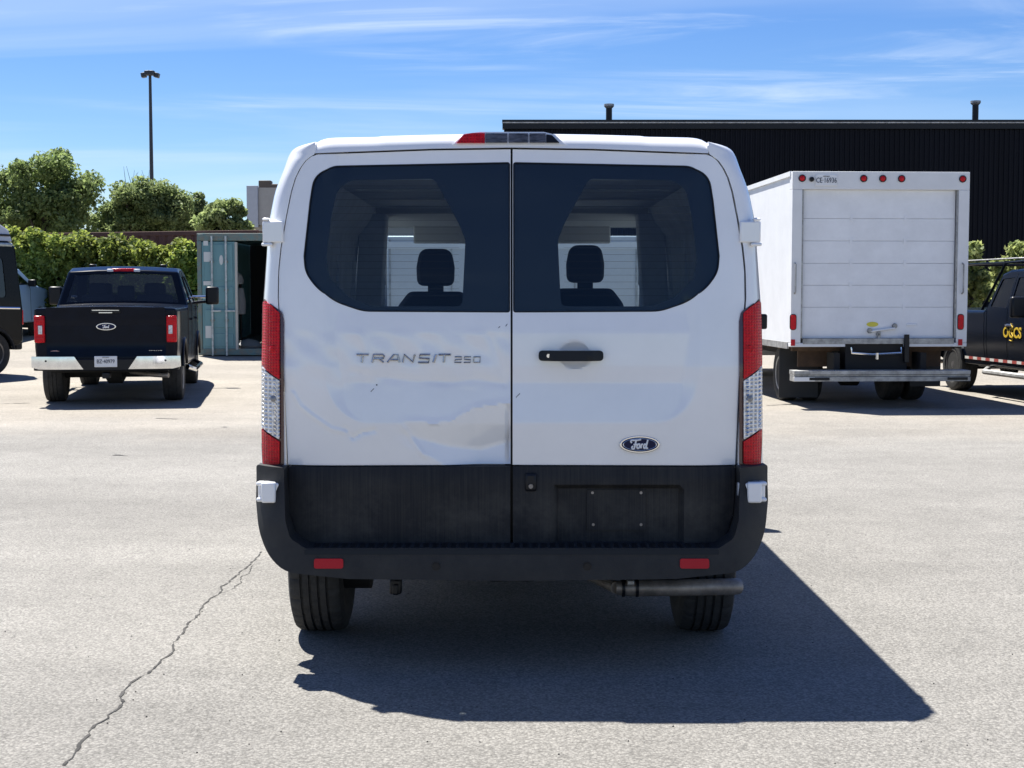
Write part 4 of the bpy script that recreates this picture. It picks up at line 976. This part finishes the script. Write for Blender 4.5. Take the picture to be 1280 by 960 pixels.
# ------------------------------------------------------------------ black building
wallm = M('black_cladding', (.0035, .0045, .0085), .5, var=.15, vscale=.6, stretch=(1, 1, .2), spec=.12)
BY = 46.0
bl0 = at(630, 150, BY); XB0, XB1, ZB = bl0.x, 62.0, bl0.z
bd = empty('dark_building', (XB0, BY, 0), 0, 'long black warehouse with ribbed metal cladding and flat roofline', 'building')
# ribbed sheets, one panel per 3 m
pitch = .16; npan = 0; x = 0
while x < XB1-XB0-.1:
    x2 = min(x+3.04, XB1-XB0); b = MB(); lo, hi = [], []
    k = x
    while k < x2-1e-6:
        for dx, dy in ((0, 0), (.05, 0), (.07, -.032), (.13, -.032), (.15, 0)):
            if k+dx <= x2: lo.append((k+dx, dy, 0)); hi.append((k+dx, dy, ZB-.30))
        k += pitch
    lo.append((x2, 0, 0)); hi.append((x2, 0, ZB-.30))
    b.grid([lo, hi]).build('cladding_panel', wallm, bd, smooth=False); x = x2
MB().bx(.0, XB1-XB0, .10, 25, 0, ZB-.18).build('wall', wallm, bd)
MB().bx(-.06, XB1-XB0+.06, -.10, .30, ZB-.075, ZB).build('roof_edge', smooth_black, bd)
MB().bx(-.05, XB1-XB0+.05, -.14, .25, ZB-.115, ZB-.078).build('gutter_strip', dull_metal, bd)
MB().bx(-.05, XB1-XB0+.05, -.12, .25, ZB-.29, ZB-.118).build('fascia', smooth_black, bd)
for px, yt, yb2 in ((761.3, 130.5, 152), (1219.5, 126.5, 153)):
    p = at(px, yt, BY+2); q_ = at(px, yb2, BY+2); x = p.x-XB0
    v_ = MB().tube([(x, 2, q_.z-.6), (x, 2, p.z-.12)], .105, 12).build('roof_vent', smooth_black, bd)
    MB().lathe([(0, .12), (.06, .17), (.13, .17), (.14, .0)], (x, 2, p.z-.12), 'z', 14).build('vent_cap', dull_metal, v_)

# grey building behind the container
gy = 62
a = at(308, 232, gy); b = at(322, 234, gy)
grey1 = M('pale_metal_panel', (.40, .43, .48), .6, var=.05); grey2 = M('beige_wall', (.34, .33, .31), .7, var=.05)
gb = empty('grey_building', (a.x, gy, rise(a.x, gy)), 0, 'pale grey building corner rising behind the green container', 'building')
g0 = rise(a.x, gy)
MB().bx(.05, 9, .35, 12, 0, a.z-g0-.12).build('wall', grey2, gb)
w_ = b.x-a.x; zb_ = at(308, 284, gy).z-g0
MB().bx(0, w_, 0, .345, zb_, a.z-g0).build('sign_panel', grey1, gb, bevel=.01)
MB().bx(w_-.02, 9, .10, .34, zb_+.1, a.z-g0-.08).build('canopy', grey2, gb)
p = at(331, 229, gy+1); MB().box((p.x-a.x, 1.2, p.z-g0-.05), (.55, .5, .35)).box((p.x-a.x+.8, 1.2, p.z-g0-.13), (1.2, .5, .2)).build('rooftop_unit', M('brown_unit', (.07, .055, .045), .7), gb, bevel=.04)

# ------------------------------------------------------------------ white cargo trailer ahead of the van (seen through its windows)
tr = empty('cargo_trailer', (.0, 24.5, rise(0, 24.5)), 0, 'white cargo trailer standing ahead of the van, seen through its windows', 'trailer')
zt_ = at(540, 296, 24.5).z
MB().bx(-2.15, 2.2, 0, 2.1, .55, zt_).build('trailer_body', M('trailer_white', (.50, .51, .52), .45, var=.03), tr, bevel=.03)
for k in range(5): MB().box((-2.1+k*1.06, -.008, .5*(zt_+.55)), (.03, .014, zt_-.65)).build('panel_strip', dull_metal, tr)
MB().bx(-2.18, 2.23, -.02, -.001, zt_-.22, zt_-.10).build('top_rail', M('white_rail', (.62, .62, .62), .4), tr)
for xx in (-.5, .4): MB().lathe([(-.1, .2), (-.1, .32), (.1, .32), (.1, .2)], (xx, .2, .32), 'y', 24).build('wheel', rubber, tr)
MB().bx(-2.0, 2.0, .05, 2.05, .42, .549).build('chassis', blackvoid, tr)

# ------------------------------------------------------------------ shipping container
CY = 30.5; c0 = at(248, 444, CY); ct = at(248, 291.5, CY)
gz = c0.z; CH = ct.z-gz
ctn = empty('shipping_container', (c0.x, CY, gz), R(0), 'open teal green shipping container with one closed door leaf', 'shipping container')
teal = M('teal_paint', (.115, .25, .28), .55, col2=(.15, .295, .315), vscale=3, bump=.04, bscale=25)
tealw = M('worn_teal', (.10, .20, .20), .6, col2=(.20, .17, .13), vscale=9)
CW = 2.44
MB().bx(0, .09, 0, .12, 0, CH-.16).bx(CW-.09, CW, 0, .12, 0, CH-.16).bx(0, CW, 0, .12, CH-.16+.002, CH).bx(.092, CW-.092, 0, .12, 0, .14).build('door_frame', tealw, ctn, bevel=.008)
for s in (0, 1):   # corrugated side walls
    b = MB(); lo, hi = [], []
    for k in range(44):
        y = .125+k*.136
        for dy, dx in ((0, 0), (.034, 0), (.068, .036), (.102, .036)): lo.append((CW*s+(dx if s == 0 else -dx), y+dy, .1)); hi.append((CW*s+(dx if s == 0 else -dx), y+dy, CH-.06))
    b.grid([lo, hi]).build('side_wall', teal, ctn, smooth=False)
MB().bx(.04, CW-.04, .12, 6.0, CH-.06, CH-.02).build('roof', teal, ctn)
MB().bx(.04, CW-.04, .12, 6.0, .06, .12).build('floor', rust, ctn)
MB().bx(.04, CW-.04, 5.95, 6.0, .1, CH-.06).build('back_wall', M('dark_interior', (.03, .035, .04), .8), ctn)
for xx in (.02, CW-.14):
    for z in (CH-.13, .01): MB().bx(xx, xx+.12, -.012, .0-.001, z, z+.11).build('corner_casting', tealw, ctn, bevel=.006)
DW = at(294, 360, CY).x-c0.x-.095
lf = MB().bx(.095, .095+DW, .02, .06, .14, CH-.18)
leaf = lf.build('container_door', teal, ctn, bevel=.004)
for z0_, z1_ in ((.15, .5), (.56, 1.02), (1.08, 1.50), (1.56, CH-.2)):   # pressed panels
    MB().bx(.15, .095+DW-.05, .006, .0195, z0_+.035, z1_-.035).build('pressed_panel', teal, leaf, bevel=.012)
MB().bx(.095+DW+.002, .095+DW+.05, -.02, .06, .12, CH-.19).build('door_gasket', M('pale_gasket', (.42, .42, .38), .7), leaf)
galv = M('galvanised_rod', (.42, .47, .47), .5, metal=.3, var=.3, vscale=14)
for px in (265.5, 283):
    x = at(px, 360, CY).x-c0.x
    MB().tube([(x, -.03, -.01), (x, -.03, CH-.06)], .022, 8).build('lock_rod', galv, leaf)
    for z in (.10, .75, 1.4, 2.0, CH-.12): MB().box((x, -.015, z), (.09, .03, .05)).build('rod_bracket', tealw, leaf, bevel=.005)
    MB().box((x+.08, -.04, .95), (.22, .02, .035)).build('rod_handle', galv, leaf, bevel=.004)
for px, py, w, h in ((257, 304, .10, .10), (260, 321, .19, .21), (259, 354, .17, .09), (260.5, 415, .13, .26)):
    p = at(px, py, CY-.01); MB().box((p.x-c0.x, .003, p.z-gz), (w, .006, h)).build('sticker', M('pale_sticker', (.55, .58, .57), .6) if py == 304 else (rust if py == 415 and False else bpy.data.materials['pale_sticker']), leaf)
p = at(276.5, 325, CY); oval((p.x-c0.x, p.z-gz), .042, .105, .004, -.001, 20).build('sticker', bpy.data.materials['pale_sticker'], leaf)
# things standing inside the container
p = at(297, 348, CY+2.0); q_ = at(301, 388, CY+2.0)
cov = empty('covered_machine', (q_.x, CY+2.0, gz+.12), 0, 'pale draped object standing in the dark container doorway', 'covered object')
MB().lathe([(0, .02), (.02, .11), (.3, .12), (.6, .07), (.62, 0)], (0, 0, .72), 'z', 10).build('drape', M('grey_drape', (.4, .4, .42), .8), cov)
MB().lathe([(0, .11), (.08, .13), (.22, .08), (.26, 0)], (-.05, 0, 1.42), 'z', 10).build('hood', bpy.data.materials['grey_drape'], cov); MB().tube([(0, 0, 0), (0, 0, 1.5)], .03, 6).build('stand', smooth_black, cov)
p2 = at(311, 436, CY+1.2)
bg_ = MB().lathe([(0, .3), (.05, .32), (.15, .2), (.2, 0)], (p2.x, CY+1.2, gz+.122), 'z', 9).build('plastic_sheet', M('grey_sheet', (.25, .26, .27), .5)); tag(bg_, 'crumpled grey sheet lying on the container floor', 'sheet')

# ------------------------------------------------------------------ black camper at the left edge
camper_loc = at(27, 470, 26.2)
ch = Vector((-.51, -.86)).normalized()
rzc = math.atan2(-ch.x, ch.y)
cp_x = Vector((math.cos(rzc), math.sin(rzc)))
# rear left corner of the camper sits at the frame position
corner = Vector((camper_loc.x, 26.4)); base = corner+cp_x*1.0
cv = empty('camper_van', (base.x, base.y, rise(base.x, base.y)), rzc, 'tall black high roof van cut off by the left edge', 'van')
def wc(y, z): return (1.0 if z < 1.3 else 1.0-(z-1.3)*.055-max(0, z-2.35)**2*.35)-(.04 if z < .6 else 0)
camper_paint = M('camper_black', (.006, .0065, .008), .16, var=.3, vscale=2, spec=.16)
ax_ = .70
profile_body(cv, [(.02, .52, .10), (0, 1.2, .08), (.10, 2.36, .08), (.25, 2.46, .08), (4.2, 2.44, .3), (5.1, 1.55, .1), (6.0, 1.2, .2), (6.05, .5, .1)]+[(5.4, .42)]+arc(4.95, .40, .44, 10, 170, 8)+[(4.5, .42), (1.16, .42)]+arc(ax_, .40, .44, 10, 170, 8)+[(.24, .5)],
             wc, .06, [('side_window', [(.38, 1.42, .08), (.42, 2.15, .08), (2.0, 2.15, .08), (2.0, 1.42, .08)]), ('side_window', [(2.2, 1.42, .08), (2.2, 2.15, .08), (3.6, 2.15, .08), (3.6, 1.42, .08)])], {4: 'windshield'}, mat=camper_paint, gmat=glass_dark, crown=.03)
for s in (-1, 1):
    for y in (ax_, 4.95): wheel(cv, s*.86, y, .40, .25, s, rim_mat=dark_rim, spokes=6)
    for y in (ax_, 4.95): MB().tube([(s*(wc(y, .8)+.004), a_, b_) for a_, b_ in arc(y, .40, .455, 8, 172, 14)], .03, 6).build('arch_lip', plastic, cv)
    MB().tube([(s*(wc(0, 1.05)+.002), .10, 1.22), (s*(wc(0, 1.05)+.005), 1.0, 1.24), (s*(wc(0, 1.05)+.005), 4.8, 1.26)], .022, 6).build('side_moulding', chrome, cv)
    MB().tube([(s*(wc(.2, 2.38)+.0), .20, 2.385), (s*(wc(.2, 2.38)+.0), 4.0, 2.385)], .035, 8).build('roof_rail', galv, cv)
    MB().box((s*.93, .03, 1.05), (.12, .07, .28)).build('tail_lamp', red, cv, bevel=.02)
sheen_cap = MB().prism(rpoly([(.14, 2.44, .03), (.20, 2.66, .06), (.45, 2.80, .08), (3.6, 2.80, .15), (4.0, 2.44, .1)], 4), lambda y, z: (-.90+max(0, z-2.44)*.12, y, z), lambda y, z: (.90-max(0, z-2.44)*.12, y, z)).build('roof_cap', M('sky_sheen_grey', (.50, .52, .56), .3), cv, bevel=.07)  # pale colour paints the sky reflected on the black roof
for s in (-1, 1): MB().tube([(s*.895, .2, 2.56), (s*.895, 3.7, 2.56)], .022, 6).build('cap_groove', smooth_black, sheen_cap)
MB().box((0, .08, .55), (1.9, .16, .20)).build('rear_bumper', plastic, cv, bevel=.03)
MB().bx(-.8, .8, .3, 5.7, .44, .5).build('floor_pan', blackvoid, cv)

# pale blue car between the camper and the hedge
cz0 = at(40, 412, 37.5)
car = empty('parked_car', (-13.05, 32.6, rise(-13, 35)-.06), R(-1), 'pale blue sport utility car parked between the black high roof van and the hedge', 'car')
bluep = M('pale_blue_paint', (.28, .43, .64), .3, coat=.4)
def wcar(y, z): return .95-(max(0, z-1.32)*.38)-(.12*max(0, (y-4.0)/.7)**2)
profile_body(car, [(.05, .45, .05), (0, 1.2, .08), (.15, 1.38, .05), (.6, 1.84, .1), (2.3, 1.86, .2), (2.75, 1.78, .1), (3.35, 1.42), (4.4, 1.28, .15), (4.68, .95, .10), (4.62, .42, .05)]+arc(3.75, .40, .44, 8, 172, 8)+arc(.9, .40, .44, 8, 172, 8),
             wcar, .05, [('side_window', [(.6, 1.40, .03), (.85, 1.74, .04), (1.8, 1.76, .02), (1.8, 1.38, .02)]), ('side_window', [(1.9, 1.38, .02), (1.9, 1.76, .03), (2.5, 1.72, .05), (3.1, 1.40, .03)])], {2: 'rear_window', 5: 'windshield'}, mat=bluep, gmat=glass_dark, crown=.03, seams=[[(1.85, 1.78), (1.85, .5)], [(3.0, 1.38), (3.05, .5)]])
for s in (-1, 1):
    for y in (.9, 3.75): wheel(car, s*.83, y, .37, .23, s)
    MB().box((s*1.06, 2.85, 1.44), (.20, .10, .17)).build('door_mirror', smooth_black, car, bevel=.03)
    MB().box((s*.64, 4.58, 1.05), (.34, .12, .14)).build('headlamp', clear, car, bevel=.02)

# ------------------------------------------------------------------ rusty wall and lamp pole
rw0, rw1 = at(70, 289, 40), at(246, 292, 36)
rusty = M('rust_brown_paint', (.085, .035, .028), .75, col2=(.13, .06, .045), vscale=2)
rc = empty('rusty_container', (rw0.x-2.0, 41.2, rise(0, 41)), math.atan2(-1.5, rw1.x-rw0.x), 'brown rusty container standing behind the leafy hedge', 'shipping container')
rl = (rw1.x-rw0.x)+3.2; rh = at(150, 290, 40).z-rise(0, 41)
b = MB(); lo, hi = [], []
k = 0.
while k < rl:
    for dx, dy in ((0, 0), (.07, 0), (.105, .036), (.175, .036), (.21, 0)): lo.append((k+dx, dy, .15)); hi.append((k+dx, dy, rh-.12))
    k += .278
b.grid([lo, hi]).build('side_wall', rusty, rc, smooth=False)
MB().bx(0, rl+.2, -.01, .10, rh-.12, rh).build('top_rail', rusty, rc, bevel=.01); MB().bx(0, rl+.2, .10, 2.4, rh-.06, rh-.02).build('roof', rusty, rc); MB().bx(0, rl+.2, -.01, .1, 0, .15).build('bottom_rail', rusty, rc)
for xx in (0, rl+.1): MB().bx(xx, xx+.12, -.02, 2.4, 0, rh-.125).build('end_frame', rusty, rc)
py_ = 92; pb, pt = at(190.8, 300, py_), at(188.8, 92, py_)
lp = empty('lamp_post', (pb.x, py_, .8), 0, 'tall dark lighting mast with a ring of floodlights above the trees', 'lamp post')
hp_ = pt.z-.8; dark = M('dark_steel', (.03, .035, .045), .5, metal=.3)
MB().tube([(0, 0, 0), (0, 0, hp_*.5), (0, 0, hp_)], [.17, .13, .09], 10).build('pole', dark, lp)
for dx, dy, sz in ((-.40, .0, .30), (-.12, -.15, .34), (.16, -.15, .34), (.42, .05, .32)):
    MB().box((dx, dy, hp_-.05+(.06 if abs(dx) < .3 else -.05)), (sz, .42, .30), Matrix.Rotation(R(dx*30), 3, 'Y')).build('floodlight', dark, lp, bevel=.04)
MB().tube([(-.42, 0, hp_-.02), (.44, 0, hp_-.02)], .04, 6).build('crossarm', dark, lp)

# ------------------------------------------------------------------ foliage
def leaves(name, centers, rads, n, size, mat, parent, up=.5, flat=1.):
    C = np.array(centers)[np.random.randint(0, len(centers), n)] if not isinstance(rads, np.ndarray) else None
    idx = np.random.randint(0, len(centers), n); C = np.array(centers)[idx]; rr = np.array(rads)[idx]
    d = np.random.normal(size=(n, 3)); d /= np.linalg.norm(d, axis=1)[:, None]
    rad = np.random.rand(n)**.45
    P = C+d*rad[:, None]*rr*np.array([1, 1, flat])
    nr = np.random.normal(size=(n, 3))+np.array([0, 0, up])+d*.6; nr /= np.linalg.norm(nr, axis=1)[:, None]
    t = np.cross(nr, np.random.normal(size=(n, 3))); t /= np.linalg.norm(t, axis=1)[:, None]; bt_ = np.cross(nr, t)
    s = size*(.6+.8*np.random.rand(n))[:, None]
    fold = nr*s*.18
    v = np.stack([P-t*s, P-bt_*s*.55+fold, P+t*s, P+bt_*s*.55+fold], 1).reshape(-1, 3)
    me = bpy.data.meshes.new(name); me.vertices.add(len(v)); me.vertices.foreach_set('co', v.ravel())
    me.loops.add(4*n); me.loops.foreach_set('vertex_index', np.arange(4*n)); me.polygons.add(n); me.polygons.foreach_set('loop_start', np.arange(0, 4*n, 4)); me.polygons.foreach_set('loop_total', np.full(n, 4))
    me.update(); me.validate(); me.materials.append(mat); o = bpy.data.objects.new(name, me); COL.objects.link(o); o.parent = parent; return o
bark = M('bark', (.05, .04, .032), .9, var=.3)
def tree(name, loc, label, blobs, nclump, nleaf, size, mat, trunk_r, clump_r, group=None, cat='tree', top_bare=0):
    t = empty(name, loc, 0, label, cat, group)
    cs, rs = [], []
    for k in range(nclump):
        b = random.choices(blobs, [q[3]*q[4]*q[5] for q in blobs])[0]
        while True:
            d = Vector((random.gauss(0, 1), random.gauss(0, 1), random.gauss(0, 1))).normalized()*random.random()**.4
            p = Vector((b[0]+d.x*b[3], b[1]+d.y*b[4], b[2]+d.z*b[5]))
            if p.z > .25: break
        cs.append(tuple(p)); rs.append([clump_r*random.uniform(.6, 1.3)])
    leaves('crown', cs, rs, nleaf, size, mat, t, flat=.75)
    tk = MB(); zc = sum(b[2] for b in blobs)/len(blobs)
    tk.tube([(0, 0, 0), (.05, 0, zc*.4), (-.03, .05, zc*.8), (0, 0, zc*1.15)], [trunk_r, trunk_r*.75, trunk_r*.5, trunk_r*.2], 8)
    for c in random.sample(cs, min(len(cs), 16)):
        z0 = zc*random.uniform(.25, .7); tk.tube([(0, 0, z0), (c[0]*.5, c[1]*.5, (z0+c[2])/2+.1), c], [trunk_r*.4, trunk_r*.22, trunk_r*.08], 5)
    for k in range(top_bare):
        b = blobs[0]; x = b[0]+random.uniform(-.8, .5); z = b[2]+b[5]
        tk.tube([(x*.6, 0, z-1.0), (x, 0, z), (x+random.uniform(-.3, .3), 0, z+random.uniform(.3, .9))], [.025, .014, .005], 4)
    tk.build('trunk', bark, t); return t
lm_dark = leaf_mat('leaf_dark', (.10, .155, .05), (.19, .25, .095), .5)
lm_mid = leaf_mat('leaf_mid', (.115, .165, .06), (.22, .275, .115), .5)
lm_hedge = leaf_mat('leaf_hedge', (.07, .115, .02), (.22, .27, .06), .48)
lm_bush = leaf_mat('leaf_bush', (.14, .19, .06), (.30, .34, .13), .5)
def tp(px, py, Y): p = at(px, py, Y); return p
def place(px, Y): p = at(px, 368, Y); return Vector((p.x, Y, rise(p.x, Y)))
def bl3(o, px, py, Y, rpx, rpy, dy=None): # crown blob from its picture size at distance Y
    p = at(px, py, Y); k = Y/FPX; return (p.x-o.x, 0 if dy is None else dy, p.z-o.z, rpx*k, rpx*k*.9, rpy*k)
o = place(58, 60)
tree('broadleaf_tree', o, 'big dense dark green tree with domed crown at the far left', [bl3(o, 60, 245, 60, 58, 54), bl3(o, 10, 262, 60, 42, 48, .5), bl3(o, 98, 262, 60, 26, 42, -.5), bl3(o, -50, 255, 60, 55, 52)], 170, 48000, .085, lm_dark, .3, .62)
o = place(172, 64)
tree('broadleaf_tree', o, 'loose green tree with bare twigs on top beside the lighting mast', [bl3(o, 172, 266, 64, 40, 34), bl3(o, 145, 282, 64, 30, 30), bl3(o, 205, 268, 64, 28, 32, .4), bl3(o, 188, 238, 64, 17, 16), bl3(o, 160, 246, 64, 14, 16)], 125, 36000, .085, lm_mid, .25, .50, top_bare=8)
o = place(235, 66)
tree('broadleaf_tree', o, 'narrow see through tree between the mast and the small leafy tree', [bl3(o, 240, 262, 66, 18, 22), bl3(o, 228, 278, 66, 24, 26), bl3(o, 252, 284, 66, 18, 16)], 40, 9000, .085, lm_mid, .16, .40)
o = place(284, 52)
tree('broadleaf_tree', o, 'small airy leafy tree directly above the teal container', [bl3(o, 285, 272, 52, 26, 22), bl3(o, 262, 282, 52, 16, 16), bl3(o, 300, 284, 52, 16, 16)], 34, 5200, .10, lm_mid, .12, .34)
# hedge on a fence
h0, h1 = Vector((at(-60, 368, 39.5).x, 39.5)), Vector((at(244, 368, 34.5).x, 34.5))
hl = (h1-h0).length; hd = (h1-h0)/hl; hrz = math.atan2(hd.y, hd.x)
hg = empty('hedge', (h0.x, h0.y, rise(h0.x, 39)), hrz, 'leafy bright green vine hedge behind the parked vehicles', 'hedge')
cs, rs = [], []
for k in range(760):
    u = random.random(); xx = u*hl; top = (2.72-.72*u)+.05*math.sin(xx*2.3)+.05*math.sin(xx*5.1)+random.uniform(-.08, .08)
    z = random.uniform(.1, 1)**.8*top; cs.append((xx, random.uniform(-.35, .25)-.1*math.sin(z*3), z)); rs.append([random.uniform(.14, .28)])
leaves('foliage', cs, rs, 60000, .06, lm_hedge, hg, up=.9)
fb = MB()
for k in range(int(hl/2.2)+1): fb.tube([(k*2.2, .2, 0), (k*2.2, .2, 2.2)], .03, 6)
fb.build('fence_post', dull_metal, hg); MB().bx(0, hl, .24, .30, 0, 2.1).build('shade_backing', M('hedge_shade', (.018, .022, .012), .95), hg)  # dark slab paints the shade inside the hedge behind the leaves
# shrubs on the right by the black building
o = place(1262, 33)
tree('shrub', o, 'rounded light green shrub in front of the black building, behind the pickup cab', [bl3(o, 1264, 330, 33, 25, 30), bl3(o, 1268, 355, 33, 34, 26), bl3(o, 1300, 345, 33, 26, 36)], 44, 5200, .075, lm_bush, .05, .24, 'shrubs by the black building', 'shrub')
o = place(1216, 32)
tree('shrub', o, 'slender light green shrub peeking out past the right side of the box truck', [bl3(o, 1214, 325, 32, 11, 24), bl3(o, 1214, 365, 32, 22, 26), bl3(o, 1190, 360, 32, 20, 30)], 34, 4200, .075, lm_bush, .05, .20, 'shrubs by the black building', 'shrub')
